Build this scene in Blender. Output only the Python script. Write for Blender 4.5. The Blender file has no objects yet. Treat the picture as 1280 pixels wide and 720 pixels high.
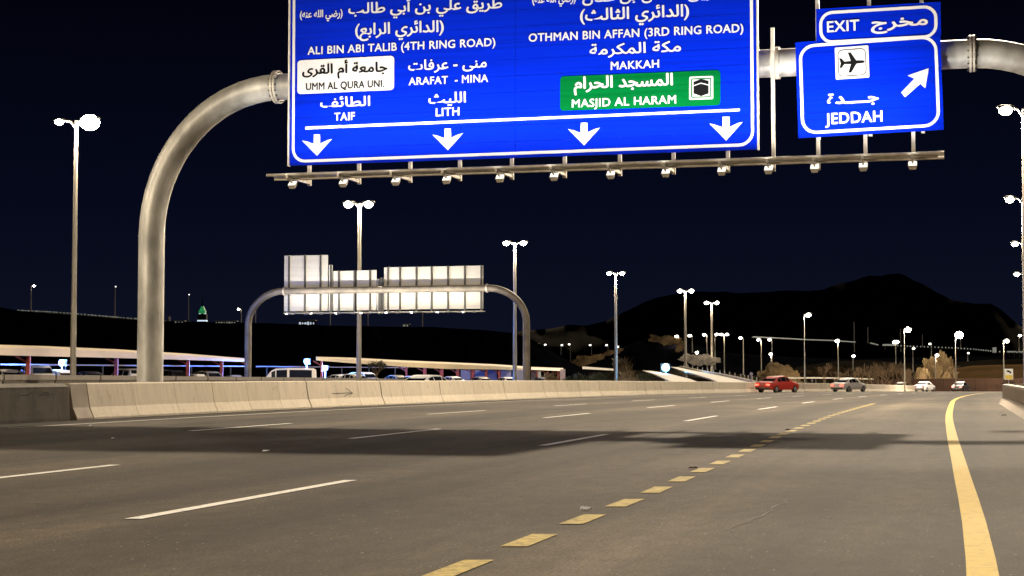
import bpy, bmesh, math, random
from mathutils import Vector, Matrix, noise
random.seed(7)
S = bpy.context.scene
COL = S.collection
PI = math.pi

# ------------------------------------------------------------------ camera, sky, sun, exposure
F = 2050.0                                   # focal length in photo pixels
PITCH = math.atan(105 / F)
EYE = 1.2
cam = bpy.data.cameras.new('camera'); cam.sensor_width = 36; cam.lens = F / 1280 * 36
cam.clip_start = 0.05; cam.clip_end = 20000
co = bpy.data.objects.new('camera', cam); COL.objects.link(co)
co.location = (0, 0, EYE); co.rotation_euler = (PI / 2 + PITCH, 0, 0)
S.camera = co
S.view_settings.view_transform = 'Standard'; S.view_settings.look = 'None'
S.view_settings.exposure = 0.2; S.view_settings.gamma = 1

W = bpy.data.worlds.new('World'); S.world = W; W.use_nodes = True
nt = W.node_tree; nt.nodes.clear()
tc = nt.nodes.new('ShaderNodeTexCoord'); sp = nt.nodes.new('ShaderNodeSeparateXYZ')
rp = nt.nodes.new('ShaderNodeValToRGB'); bg = nt.nodes.new('ShaderNodeBackground'); wo = nt.nodes.new('ShaderNodeOutputWorld')
nt.links.new(tc.outputs['Generated'], sp.inputs[0]); nt.links.new(sp.outputs['Z'], rp.inputs[0])
nt.links.new(rp.outputs[0], bg.inputs[0]); nt.links.new(bg.outputs[0], wo.inputs[0])
r = rp.color_ramp
r.elements[0].position = 0.0; r.elements[0].color = (0.0050, 0.0066, 0.0165, 1)
r.elements[1].position = 0.5; r.elements[1].color = (0.0003, 0.0004, 0.0014, 1)
e = r.elements.new(0.10); e.color = (0.0020, 0.0031, 0.0110, 1)
e = r.elements.new(0.22); e.color = (0.0007, 0.0011, 0.0042, 1)
bg.inputs[1].default_value = 0.8

SUN_EL = math.radians(29.5); SUN_DX, SUN_DY = 0.32, 1.0
sl = bpy.data.lights.new('sun', 'SUN'); sl.energy = 5.0; sl.angle = math.radians(1.2); sl.color = (1.0, 0.83, 0.61)
so = bpy.data.objects.new('sun', sl); COL.objects.link(so)
tosun = Vector((SUN_DX, SUN_DY, math.tan(SUN_EL) * math.hypot(SUN_DX, SUN_DY))).normalized()
so.rotation_euler = tosun.to_track_quat('Z', 'Y').to_euler()
so.location = (0, 0, 60)

# ------------------------------------------------------------------ measuring helpers
def ray(x, y):
    dx = (x - 640) / F; dz = -(y - 360) / F
    Y = math.cos(PITCH) - dz * math.sin(PITCH); Z = math.sin(PITCH) + dz * math.cos(PITCH)
    return dx / Y, Z / Y
def at(x, y, Y):
    a, b = ray(x, y); return Vector((a * Y, Y, EYE + b * Y))
GT = [(-80, 0), (50, 0), (77, .115), (107, .31), (148, .64), (200, 1.17), (260, 1.88), (330, 2.75), (420, 3.4), (600, 3.9), (20000, 3.9)]
def lerp_table(T, v):
    if v <= T[0][0]: return T[0][1]
    for (a, u), (b, w) in zip(T, T[1:]):
        if v <= b: return u + (w - u) * (v - a) / (b - a)
    return T[-1][1]
def gz(Y): return -(lerp_table(GT, Y - 7) + lerp_table(GT, Y) + lerp_table(GT, Y + 7)) / 3
BT = [(-80, 0), (85, 0), (105, .7), (150, 2.3), (200, 7.8), (260, 13), (330, 25), (420, 48), (600, 110)]
def bend(Y): return (lerp_table(BT, Y - 12) + lerp_table(BT, Y) + lerp_table(BT, Y + 12)) / 3
def rx(off, Y): return .285 * Y + off + bend(Y)          # road coordinate -> world x
def rpos(off, Y, dz=0): return Vector((rx(off, Y), Y, gz(Y) + dz))

# ------------------------------------------------------------------ materials
def new_mat(name):
    m = bpy.data.materials.new(name); m.use_nodes = True
    return m, m.node_tree, m.node_tree.nodes['Principled BSDF']
def mat(name, col, rough=.6, metal=0, var=.12, scale=3.0, bump=0.0, bscale=30, stretch=(1, 1, 1), detail=5, spec=None):
    m, t, p = new_mat(name)
    p.inputs['Roughness'].default_value = rough; p.inputs['Metallic'].default_value = metal
    if spec is not None: p.inputs['Specular IOR Level'].default_value = spec
    c = t.nodes.new('ShaderNodeTexCoord'); mp = t.nodes.new('ShaderNodeMapping')
    mp.inputs['Scale'].default_value = stretch
    n = t.nodes.new('ShaderNodeTexNoise'); n.inputs['Scale'].default_value = scale; n.inputs['Detail'].default_value = detail
    t.links.new(c.outputs['Object'], mp.inputs[0]); t.links.new(mp.outputs[0], n.inputs['Vector'])
    cr = t.nodes.new('ShaderNodeValToRGB'); cr.color_ramp.elements[0].position = .3; cr.color_ramp.elements[1].position = .7
    cr.color_ramp.elements[0].color = tuple(max(0, v * (1 - var)) for v in col) + (1,)
    cr.color_ramp.elements[1].color = tuple(min(1, v * (1 + var)) for v in col) + (1,)
    t.links.new(n.outputs['Fac'], cr.inputs[0]); t.links.new(cr.outputs[0], p.inputs['Base Color'])
    if bump:
        n2 = t.nodes.new('ShaderNodeTexNoise'); n2.inputs['Scale'].default_value = bscale; n2.inputs['Detail'].default_value = 6
        b = t.nodes.new('ShaderNodeBump'); b.inputs['Strength'].default_value = bump; b.inputs['Distance'].default_value = .02
        t.links.new(mp.outputs[0], n2.inputs['Vector']); t.links.new(n2.outputs['Fac'], b.inputs['Height']); t.links.new(b.outputs[0], p.inputs['Normal'])
    return m
def emis(name, col, strength):
    m, t, p = new_mat(name)
    p.inputs['Base Color'].default_value = (.8, .8, .8, 1)
    p.inputs['Emission Color'].default_value = tuple(col) + (1,); p.inputs['Emission Strength'].default_value = strength
    return m

def asphalt_mat():
    m, t, p = new_mat('asphalt'); N = t.nodes; L = t.links
    p.inputs['Roughness'].default_value = .9; p.inputs['Specular IOR Level'].default_value = .10
    c = N.new('ShaderNodeTexCoord')
    rot = N.new('ShaderNodeMapping'); rot.inputs['Rotation'].default_value = (0, 0, math.atan(.285))
    L.new(c.outputs['Object'], rot.inputs[0])
    def nz(sc, stretch=(1, 1, 1), det=4, ro=.55):
        mp = N.new('ShaderNodeMapping'); mp.inputs['Scale'].default_value = stretch
        n = N.new('ShaderNodeTexNoise'); n.inputs['Scale'].default_value = sc; n.inputs['Detail'].default_value = det; n.inputs['Roughness'].default_value = ro
        L.new(rot.outputs[0], mp.inputs[0]); L.new(mp.outputs[0], n.inputs['Vector']); return n
    def mul(a, b):
        x = N.new('ShaderNodeMix'); x.data_type = 'RGBA'; x.blend_type = 'MULTIPLY'; x.inputs[0].default_value = 1
        L.new(a, x.inputs[6]); L.new(b, x.inputs[7]); return x.outputs[2]
    def ramp(src, p0, c0, p1, c1):
        r = N.new('ShaderNodeValToRGB'); r.color_ramp.elements[0].position = p0; r.color_ramp.elements[1].position = p1
        r.color_ramp.elements[0].color = (c0,) * 3 + (1,) if not isinstance(c0, tuple) else c0 + (1,)
        r.color_ramp.elements[1].color = (c1,) * 3 + (1,) if not isinstance(c1, tuple) else c1 + (1,)
        L.new(src, r.inputs[0]); return r.outputs[0]
    base = ramp(nz(.35, (1, .12, 1), 4).outputs['Fac'], .35, (.055, .0425, .0295), .68, (.089, .071, .051))
    lane = ramp(nz(.55, (1, .02, 1), 3).outputs['Fac'], .40, .62, .58, 1.18)       # tyre-polished strips along the lanes
    seam = ramp(nz(1.6, (1, .015, 1), 2).outputs['Fac'], .33, .84, .42, 1.0)
    blot = ramp(nz(.22, (1, .5, 1), 5, .6).outputs['Fac'], .38, .58, .60, 1.12)
    grit = ramp(nz(38, det=4, ro=.85).outputs['Fac'], .42, .50, .60, 1.55)
    mott = ramp(nz(5.5, (1, .4, 1), 5, .7).outputs['Fac'], .38, .78, .62, 1.16)
    sx = N.new('ShaderNodeSeparateXYZ'); L.new(rot.outputs[0], sx.inputs[0])
    wob = N.new('ShaderNodeMath'); wob.operation = 'MULTIPLY_ADD'; wob.inputs[1].default_value = 1.1; L.new(nz(.06, det=2).outputs['Fac'], wob.inputs[0]); L.new(sx.outputs['X'], wob.inputs[2])
    def wave(per, ph, lo, hi):
        a = N.new('ShaderNodeMath'); a.operation = 'MULTIPLY_ADD'; a.inputs[1].default_value = 2 * PI / per; a.inputs[2].default_value = ph; L.new(wob.outputs[0], a.inputs[0])
        c_ = N.new('ShaderNodeMath'); c_.operation = 'COSINE'; L.new(a.outputs[0], c_.inputs[0])
        mr = N.new('ShaderNodeMapRange'); mr.interpolation_type = 'SMOOTHSTEP'; mr.inputs['From Min'].default_value = -1; mr.inputs['To Min'].default_value = lo; mr.inputs['To Max'].default_value = hi; L.new(c_.outputs[0], mr.inputs['Value'])
        cm = N.new('ShaderNodeCombineColor')
        for k in range(3): L.new(mr.outputs[0], cm.inputs[k])
        return cm.outputs[0]
    tracks = mul(wave(3.95, 5.0 * 2 * PI / 3.95 - .9, 1.10, .70), wave(1.97, .6, .90, 1.06))
    v = N.new('ShaderNodeTexVoronoi'); v.inputs['Scale'].default_value = 26; L.new(rot.outputs[0], v.inputs['Vector'])
    chips = ramp(v.outputs['Distance'], .0, 1.0, .08, 1.0)
    w = N.new('ShaderNodeTexWhiteNoise'); w.noise_dimensions = '3D'; L.new(v.outputs['Position'], w.inputs['Vector'])
    sel = N.new('ShaderNodeMath'); sel.operation = 'GREATER_THAN'; sel.inputs[1].default_value = .972; L.new(w.outputs['Value'], sel.inputs[0])
    near = N.new('ShaderNodeMath'); near.operation = 'LESS_THAN'; near.inputs[1].default_value = .20; L.new(v.outputs['Distance'], near.inputs[0])
    both = N.new('ShaderNodeMath'); both.operation = 'MULTIPLY'; L.new(sel.outputs[0], both.inputs[0]); L.new(near.outputs[0], both.inputs[1])
    col = mul(mul(mul(mul(mul(mul(base, lane), seam), blot), grit), mott), tracks)
    mx = N.new('ShaderNodeMix'); mx.data_type = 'RGBA'; L.new(both.outputs[0], mx.inputs[0]); L.new(col, mx.inputs[6]); mx.inputs[7].default_value = (.34, .31, .27, 1)
    L.new(mx.outputs[2], p.inputs['Base Color'])
    b = N.new('ShaderNodeBump'); b.inputs['Strength'].default_value = .5; b.inputs['Distance'].default_value = .006
    L.new(nz(70, det=4, ro=.7).outputs['Fac'], b.inputs['Height']); L.new(b.outputs[0], p.inputs['Normal'])
    return m

def paint_mat(name, col, thr=.36, dirt=.35):
    m, t, p = new_mat(name); N = t.nodes; L = t.links
    p.inputs['Roughness'].default_value = .8; p.inputs['Specular IOR Level'].default_value = .1
    c = N.new('ShaderNodeTexCoord'); n = N.new('ShaderNodeTexNoise'); n.inputs['Scale'].default_value = 9; n.inputs['Detail'].default_value = 8; n.inputs['Roughness'].default_value = .75
    L.new(c.outputs['Object'], n.inputs['Vector'])
    r = N.new('ShaderNodeValToRGB'); r.color_ramp.elements[0].position = thr; r.color_ramp.elements[1].position = thr + .16
    r.color_ramp.elements[0].color = tuple(v * dirt for v in col) + (1,); r.color_ramp.elements[1].color = tuple(col) + (1,)
    L.new(n.outputs['Fac'], r.inputs[0]); L.new(r.outputs[0], p.inputs['Base Color']); return m

def concrete_mat(name, col, streak=.25, dirt=0.0):
    m, t, p = new_mat(name); N = t.nodes; L = t.links
    p.inputs['Roughness'].default_value = .85
    c = N.new('ShaderNodeTexCoord'); oi = N.new('ShaderNodeObjectInfo')
    add = N.new('ShaderNodeVectorMath'); add.operation = 'ADD'; L.new(c.outputs['Object'], add.inputs[0])
    cm = N.new('ShaderNodeCombineXYZ'); mm = N.new('ShaderNodeMath'); mm.operation = 'MULTIPLY'; mm.inputs[1].default_value = 40
    L.new(oi.outputs['Random'], mm.inputs[0]); L.new(mm.outputs[0], cm.inputs[0]); L.new(cm.outputs[0], add.inputs[1])
    mp = N.new('ShaderNodeMapping'); mp.inputs['Scale'].default_value = (5, 5, .7); L.new(add.outputs[0], mp.inputs[0])
    n = N.new('ShaderNodeTexNoise'); n.inputs['Scale'].default_value = 1.3; n.inputs['Detail'].default_value = 7; L.new(mp.outputs[0], n.inputs['Vector'])
    r = N.new('ShaderNodeValToRGB'); r.color_ramp.elements[0].position = .28; r.color_ramp.elements[1].position = .62
    r.color_ramp.elements[0].color = tuple(v * (1 - streak) for v in col) + (1,); r.color_ramp.elements[1].color = tuple(col) + (1,)
    L.new(n.outputs['Fac'], r.inputs[0])
    n2 = N.new('ShaderNodeTexNoise'); n2.inputs['Scale'].default_value = 2.6; n2.inputs['Detail'].default_value = 9; n2.inputs['Roughness'].default_value = .7; L.new(add.outputs[0], n2.inputs['Vector'])
    r2 = N.new('ShaderNodeValToRGB'); r2.color_ramp.elements[0].position = .30 + dirt; r2.color_ramp.elements[1].position = .42 + dirt
    r2.color_ramp.elements[0].color = (.72, .68, .62, 1); r2.color_ramp.elements[1].color = (1, 1, 1, 1); L.new(n2.outputs['Fac'], r2.inputs[0])
    x = N.new('ShaderNodeMix'); x.data_type = 'RGBA'; x.blend_type = 'MULTIPLY'; x.inputs[0].default_value = 1
    L.new(r.outputs[0], x.inputs[6]); L.new(r2.outputs[0], x.inputs[7])
    # a value shift of its own for every cast piece
    hv = N.new('ShaderNodeMapRange'); hv.inputs['To Min'].default_value = .93; hv.inputs['To Max'].default_value = 1.03; L.new(oi.outputs['Random'], hv.inputs['Value'])
    h = N.new('ShaderNodeHueSaturation'); L.new(hv.outputs[0], h.inputs['Value']); L.new(x.outputs[2], h.inputs['Color'])
    L.new(h.outputs[0], p.inputs['Base Color'])
    n3 = N.new('ShaderNodeTexNoise'); n3.inputs['Scale'].default_value = 40; n3.inputs['Detail'].default_value = 5; L.new(add.outputs[0], n3.inputs['Vector'])
    b = N.new('ShaderNodeBump'); b.inputs['Strength'].default_value = .35; b.inputs['Distance'].default_value = .01; L.new(n3.outputs['Fac'], b.inputs['Height']); L.new(b.outputs[0], p.inputs['Normal'])
    return m

def sign_mat(name, col, em=0):
    # reflective sheeting on extruded planks: faint horizontal plank lines and sheet-to-sheet colour
    m, t, p = new_mat(name); N = t.nodes; L = t.links
    p.inputs['Roughness'].default_value = .6; p.inputs['Specular IOR Level'].default_value = .03
    c = N.new('ShaderNodeTexCoord'); mp = N.new('ShaderNodeMapping'); mp.inputs['Scale'].default_value = (.16, 1, 9)
    n = N.new('ShaderNodeTexNoise'); n.inputs['Scale'].default_value = 1; n.inputs['Detail'].default_value = 5
    L.new(c.outputs['Object'], mp.inputs[0]); L.new(mp.outputs[0], n.inputs['Vector'])
    r = N.new('ShaderNodeValToRGB'); r.color_ramp.elements[0].position = .3; r.color_ramp.elements[1].position = .6
    r.color_ramp.elements[0].color = tuple(v * .78 for v in col) + (1,); r.color_ramp.elements[1].color = tuple(col) + (1,)
    L.new(n.outputs['Fac'], r.inputs[0]); L.new(r.outputs[0], p.inputs['Base Color'])
    return m

M = {}
M['asphalt'] = asphalt_mat()
M['white_paint'] = paint_mat('white_paint', (.74, .72, .68), .32)
M['yellow_paint'] = paint_mat('yellow_paint', (.46, .35, .10), .40, .5)
M['yellow_solid'] = paint_mat('yellow_solid', (.50, .335, .022), .34, .62)
M['concrete'] = concrete_mat('barrier_concrete', (.62, .535, .41), .16)
M['shaded_concrete'] = concrete_mat('shade_tone_concrete', (.085, .068, .042), .35, .12)  # shade on the left wall, put into its base colour
M['rear_concrete'] = concrete_mat('rear_concrete', (.20, .17, .14), .3)
M['right_concrete'] = concrete_mat('right_concrete', (.46, .39, .31))
M['steel'] = mat('galvanised_steel', (.56, .54, .49), .5, .3, .42, 1.6, .3, 14, (1, 1, .5), 8)
M['dark_tan_steel'] = mat('dark_tan_steel', (.23, .195, .15), .6, .2, .35, 1.2, .2, 10)  # darker brown-grey tone for the far gantry
M['bright_steel'] = mat('bright_steel', (.66, .60, .50), .5, .2, .2, 4)
M['pole'] = mat('lamp_pole_steel', (.34, .31, .26), .5, .35, .15, 1.5, stretch=(1, 1, .1))
M['dark_steel'] = mat('dark_steel', (.09, .085, .075), .5, .4, .2, 4)
M['blue'] = sign_mat('sign_blue', (.0003, .021, .64))
M['green'] = sign_mat('sign_green', (.0, .15, .030))
M['white'] = mat('sign_white', (.80, .80, .80), .6, 0, .03, 2, spec=.08)
M['black'] = mat('sign_black', (.008, .008, .009), .7, 0, .05, 2, spec=.05)
M['greyink'] = mat('sign_grey_black', (.03, .03, .032), .7, 0, .05, 2, spec=.05)
M['sign_back'] = mat('sign_back', (.66, .62, .54), .7, .0, .05, .6, .08, 3, (.25, 1, 5))
M['red_steel'] = mat('red_column', (.30, .035, .022), .5, 0, .2, 3)
M['canopy'] = mat('canopy_fabric', (.46, .36, .22), .7, 0, .2, .35, stretch=(1, .3, 1))
M['lilac'] = mat('lilac_panel', (.34, .32, .44), .6, 0, .1, .8)
M['bank'] = mat('brown_bank', (.040, .027, .015), .95, 0, .7, .7, .9, 1.6, detail=9, spec=0)
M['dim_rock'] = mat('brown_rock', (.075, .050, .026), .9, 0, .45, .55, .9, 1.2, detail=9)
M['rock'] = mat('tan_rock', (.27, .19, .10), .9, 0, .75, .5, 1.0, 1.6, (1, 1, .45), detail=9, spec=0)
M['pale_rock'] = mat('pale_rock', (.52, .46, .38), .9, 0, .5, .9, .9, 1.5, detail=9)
M['earth'] = mat('dark_earth', (.010, .0085, .006), .95, 0, .4, .08, .5, .5, detail=8, spec=0)
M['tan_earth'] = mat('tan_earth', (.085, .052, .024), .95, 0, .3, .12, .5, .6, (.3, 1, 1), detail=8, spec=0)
M['hill'] = mat('dark_hill', (.0030, .0030, .0045), .95, 0, .4, .02, .8, .05, detail=8, spec=0)
M['mountain'] = mat('mountain_rock', (.03, .027, .023), .95, 0, .5, .006, .8, .02, detail=9, spec=0)
M['brown_wall'] = mat('brown_wall', (.065, .030, .016), .85, 0, .35, .5, .3, 4, (.3, 1, 2), detail=7)
M['bark'] = mat('dry_branches', (.13, .085, .045), .9, 0, .3, 6)
M['grass_dry'] = mat('dry_grass', (.20, .15, .08), .9, 0, .3, 6)
M['leaf'] = mat('dark_leaves', (.035, .045, .018), .8, 0, .35, 3)
M['tyre'] = mat('tyre_rubber', (.02, .02, .02), .8, 0, .1, 5)
M['rim'] = mat('wheel_rim', (.5, .5, .5), .35, .7, .1, 5)
M['glass'] = mat('car_glass', (.012, .014, .02), .08, 0, .1, 2)
def em_mat(k, c, s): M[k] = emis(k, c, s)
em_mat('lamp_glow', (1.0, .93, .78), 34)
em_mat('lamp_glow_strong', (1.0, .92, .74), 75)
em_mat('lamp_glow_dim', (.95, .95, .88), 3.2)
em_mat('blue_glow', (.14, .50, 1.0), 2.6)
em_mat('sign_lamp_glow', (1.0, .96, .86), 1.2)
em_mat('tail_glow', (1.0, .03, .01), 5)
em_mat('head_glow', (.9, .95, 1.0), 9)
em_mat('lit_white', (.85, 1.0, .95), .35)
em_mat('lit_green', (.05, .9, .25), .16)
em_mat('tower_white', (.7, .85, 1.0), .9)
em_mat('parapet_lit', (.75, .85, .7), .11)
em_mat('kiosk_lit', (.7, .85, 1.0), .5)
CARC = {}
def car_paint(name, col):
    if name not in CARC: CARC[name] = mat('paint_' + name, col, .42, 0, .04, 1)
    return CARC[name]

# ------------------------------------------------------------------ mesh helpers
class MB:
    def __init__(s): s.v = []; s.f = []
    def add(s, vs, fs):
        o = len(s.v); s.v += [tuple(v) for v in vs]; s.f += [tuple(i + o for i in f) for f in fs]; return s
    def box(s, c, d, rz=0, bev=0):
        x, y, z = d[0] / 2, d[1] / 2, d[2] / 2; cs, sn = math.cos(rz), math.sin(rz)
        P = [(-x, -y, -z), (x, -y, -z), (x, y, -z), (-x, y, -z), (-x, -y, z), (x, -y, z), (x, y, z), (-x, y, z)]
        P = [(c[0] + a * cs - b * sn, c[1] + a * sn + b * cs, c[2] + h) for a, b, h in P]
        return s.add(P, [(0, 3, 2, 1), (4, 5, 6, 7), (0, 1, 5, 4), (1, 2, 6, 5), (2, 3, 7, 6), (3, 0, 4, 7)])
    def beam(s, a, b, w, h):
        a = Vector(a); b = Vector(b); d = (b - a).normalized()
        up = Vector((0, 0, 1)) if abs(d.z) < .95 else Vector((0, 1, 0))
        sd = d.cross(up).normalized() * w / 2; u = sd.cross(d).normalized() * h / 2
        P = [p + q for p in (a, b) for q in (-sd - u, sd - u, sd + u, -sd + u)]
        return s.add(P, [(0, 1, 2, 3), (7, 6, 5, 4), (0, 4, 5, 1), (1, 5, 6, 2), (2, 6, 7, 3), (3, 7, 4, 0)])
    def tube(s, pts, rad, n=12, cap=True):
        pts = [Vector(p) for p in pts]; rr = rad if isinstance(rad, (list, tuple)) else [rad] * len(pts)
        o = len(s.v); prev = None
        for i, p in enumerate(pts):
            d = (pts[min(i + 1, len(pts) - 1)] - pts[max(i - 1, 0)]).normalized()
            if prev is None:
                up = Vector((0, 1, 0)) if abs(d.y) < .9 else Vector((0, 0, 1)); sd = d.cross(up).normalized()
            else: sd = (prev - d * prev.dot(d)).normalized()
            prev = sd; u = d.cross(sd)
            for k in range(n):
                a = 2 * PI * k / n; s.v.append(tuple(p + (sd * math.cos(a) + u * math.sin(a)) * rr[i]))
        for i in range(len(pts) - 1):
            for k in range(n):
                k2 = (k + 1) % n; s.f.append((o + i * n + k, o + i * n + k2, o + (i + 1) * n + k2, o + (i + 1) * n + k))
        if cap:
            s.f.append(tuple(o + k for k in range(n))[::-1]); s.f.append(tuple(o + (len(pts) - 1) * n + k for k in range(n)))
        return s
    def sphere(s, c, r, n=12, m=8):
        if not isinstance(r, (tuple, list)): r = (r, r, r)
        o = len(s.v)
        for i in range(m + 1):
            t = PI * i / m
            for k in range(n):
                a = 2 * PI * k / n; s.v.append((c[0] + r[0] * math.sin(t) * math.cos(a), c[1] + r[1] * math.sin(t) * math.sin(a), c[2] + r[2] * math.cos(t)))
        for i in range(m):
            for k in range(n):
                k2 = (k + 1) % n; s.f.append((o + i * n + k, o + (i + 1) * n + k, o + (i + 1) * n + k2, o + i * n + k2))
        return s
    def prism(s, poly, y0, y1):             # polygon in x,z extruded along y
        n = len(poly)
        return s.add([(x, y0, z) for x, z in poly] + [(x, y1, z) for x, z in poly],
                     [tuple(range(n)), tuple(range(2 * n - 1, n - 1, -1))] + [(i, i + n, (i + 1) % n + n, (i + 1) % n) for i in range(n)])
    def mesh(s, name, m, smooth=False):
        me = bpy.data.meshes.new(name); me.from_pydata(s.v, [], s.f); me.update()
        bm = bmesh.new(); bm.from_mesh(me); bmesh.ops.recalc_face_normals(bm, faces=bm.faces); bm.to_mesh(me); bm.free()
        if m: me.materials.append(m)
        if smooth:
            me.polygons.foreach_set('use_smooth', [True] * len(me.polygons)); me.set_sharp_from_angle(angle=math.radians(38))
        return me
def link(name, me, parent=None, loc=(0, 0, 0), rz=0):
    o = bpy.data.objects.new(name, me); COL.objects.link(o); o.location = loc; o.rotation_euler = (0, 0, rz)
    if parent: o.parent = parent
    return o
def part(name, mb, m, parent, smooth=False, label=None):
    o = link(name, mb.mesh(name, m, smooth), parent)
    if label: o['label'] = label
    return o
def thing(name, label, cat, loc=(0, 0, 0), rz=0, group=None):
    o = link(name, None, None, loc, rz); o['label'] = label; o['category'] = cat
    if group: o['group'] = group
    return o
def tag(o, label, cat, group=None):
    o['label'] = label; o['category'] = cat
    if group: o['group'] = group
    return o
def struct(o, label=None):
    o['kind'] = 'structure'
    if label: o['label'] = label
    return o
def copy_tree(o, parent=None):
    c = o.copy(); COL.objects.link(c); c.parent = parent
    for ch in list(o.children): copy_tree(ch, c)
    return c
def light(kind, parent, loc, power, col, radius=.2, rot=None, spot=None, blend=.6):
    l = bpy.data.lights.new('bulb', kind); l.energy = power; l.color = col; l.shadow_soft_size = radius
    if kind == 'SPOT': l.spot_size = math.radians(spot); l.spot_blend = blend
    o = bpy.data.objects.new('bulb', l); COL.objects.link(o); o.location = loc
    if rot is not None: o.rotation_euler = rot
    if parent: o.parent = parent
    return o

# ------------------------------------------------------------------ terrain
def terrain_z(X, Y):
    if Y < 290: z = gz(Y) - .06
    else:
        z = gz(290) + (3.0 - gz(290)) * min(1, (Y - 290) / 420)
        z += 2.0 * noise.noise(Vector((X * .01, Y * .01, 0))) * min(1, (Y - 290) / 200)
    off = X - .285 * Y - bend(min(Y, 500))
    if off < -24 and Y < 290: z -= .38
    if off < -58 and 100 < Y < 290: z += .75
    return z
ys = [-60, -20, 0, 10, 20, 30, 40, 50, 60, 70, 80, 90, 100, 115, 130, 145, 160, 180, 200, 220, 240, 260, 280, 290, 300, 320, 350, 380, 420, 470, 530, 600, 710, 900, 1300, 2000, 3500, 6000, 9000]
g = MB(); nx = 90
for Y in ys:
    w = max(140, abs(Y) * 1.1)
    for i in range(nx + 1):
        u = i / nx * 2 - 1; X = w * u; g.v.append((X, Y, terrain_z(X, Y)))
for j in range(len(ys) - 1):
    for i in range(nx): a = j * (nx + 1) + i; g.f.append((a, a + 1, a + nx + 2, a + nx + 1))
struct(link('ground', g.mesh('ground', M['earth'], True)), 'dark bare earth running out to the hills')

def strip(name, o0, o1, y0, y1, dz, m, parent=None, step=4.0, f0=None, f1=None):
    s = MB(); n = max(1, int(round((y1 - y0) / step)))
    for i in range(n + 1):
        Y = y0 + (y1 - y0) * i / n
        a = f0(Y) if f0 else o0; b = f1(Y) if f1 else o1
        s.v.append((rx(a, Y), Y, gz(Y) + dz)); s.v.append((rx(b, Y), Y, gz(Y) + dz))
    for i in range(n): s.f.append((2 * i, 2 * i + 1, 2 * i + 3, 2 * i + 2))
    o = link(name, s.mesh(name, m, True), parent); return o
def right_edge(Y): return 3.0 if Y < 60 else 3.0 + (Y - 60) * .55
road = struct(strip('road', 0, 0, -60, 300, 0, M['asphalt'], None, 3.0, lambda Y: -23.2, right_edge), 'wide brown grey asphalt carriageway')
opp = struct(strip('opposite_road', -60, -24.2, -60, 260, -.42, M['asphalt']), 'asphalt carriageway hidden behind the barrier')

# painted markings: thin sheets above the asphalt, each one a part of the road
def mark(o, y0, y1, w, m, name='lane_dash', skew=0):
    s = MB(); n = max(1, int((y1 - y0) / 2.5)); h = w / 2 * 1.04
    for i in range(n + 1):
        Y = y0 + (y1 - y0) * i / n
        oo = o(Y) if callable(o) else o
        for k in (-h, h): s.v.append((rx(oo + k, Y), Y, gz(Y) + .006))
    for i in range(n): s.f.append((2 * i, 2 * i + 1, 2 * i + 3, 2 * i + 2))
    return part(name, s, m, road)
w1 = lambda Y: lerp_table([(0, -6.85), (15, -6.93), (30, -7.2), (200, -7.4)], Y)
w2 = lambda Y: lerp_table([(0, -11.0), (19, -11.13), (33, -11.4), (200, -11.5)], Y)
w3 = lambda Y: lerp_table([(30, -16.1), (40, -16.1), (50, -15.6), (200, -15.6)], Y)
for (ln, st, ln_m) in ((w1, 13.5, 4.8), (w2, 16.3, 5.0), (w3, 20.2, 4.9)):
    y = st - 13.4
    while y < 175: mark(ln, y, y + ln_m, .14, M['white_paint']); y += 13.35
yw = lambda Y: lerp_table([(0, -3.1), (10, -3.2), (16, -3.28), (23, -3.49), (31, -3.8), (45, -4.1), (70, -4.3)], Y)
y = 2.98
while y < 66: mark(yw, y, y + .86, .185, M['yellow_paint'], 'yellow_dash'); y += 1.67
YS = [(0, .05), (9.8, .05), (13.3, -.08), (18.9, -.21), (24.7, -.38), (33, -.60), (45, -.88), (62, -1.1), (85, -1.35), (120, -1.6), (200, -1.2), (260, 2)]
ysol = lambda Y: (lerp_table(YS, Y - 4) + lerp_table(YS, Y) + lerp_table(YS, Y + 4)) / 3
mark(ysol, -2, 190, .185, M['yellow_solid'], 'yellow_edge_line')
mark(-20.75, -2, 250, .13, M['white_paint'], 'white_edge_line')

rc = random.Random(21)
M['crack'] = mat('crack_seal', (.018, .015, .013), .9, 0, .3, 5)
for (o0, y0, dx, dy, n) in ((.9, 30, -1.6, .5, 9), (.6, 24.5, -1.9, .25, 10), (.7, 37, -2.2, .9, 9), (-1.4, 19, -2.6, .3, 12), (-8.2, 15, -4.4, .6, 16), (-4.6, 21, .15, 5.5, 14), (-12.2, 24, .2, 8, 16), (-9.0, 43, .1, 9, 12), (-1.9, 12.3, .1, 3.4, 12)):
    P = [(o0 + dx * k / n + rc.uniform(-.05, .05), y0 + dy * k / n + rc.uniform(-.08, .08)) for k in range(n + 1)]; s = MB()
    for (a, b), (c, d) in zip(P, P[1:]):
        w_ = rc.uniform(.007, .018); A_ = rpos(a, b, .004); B_ = rpos(c, d, .004); sd = (B_ - A_).cross(Vector((0, 0, 1))).normalized() * w_
        s.add([A_ - sd, B_ - sd * .8, B_ + sd * .8, A_ + sd], [(0, 1, 2, 3)])
    part('crack', s, M['crack'], road)
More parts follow.
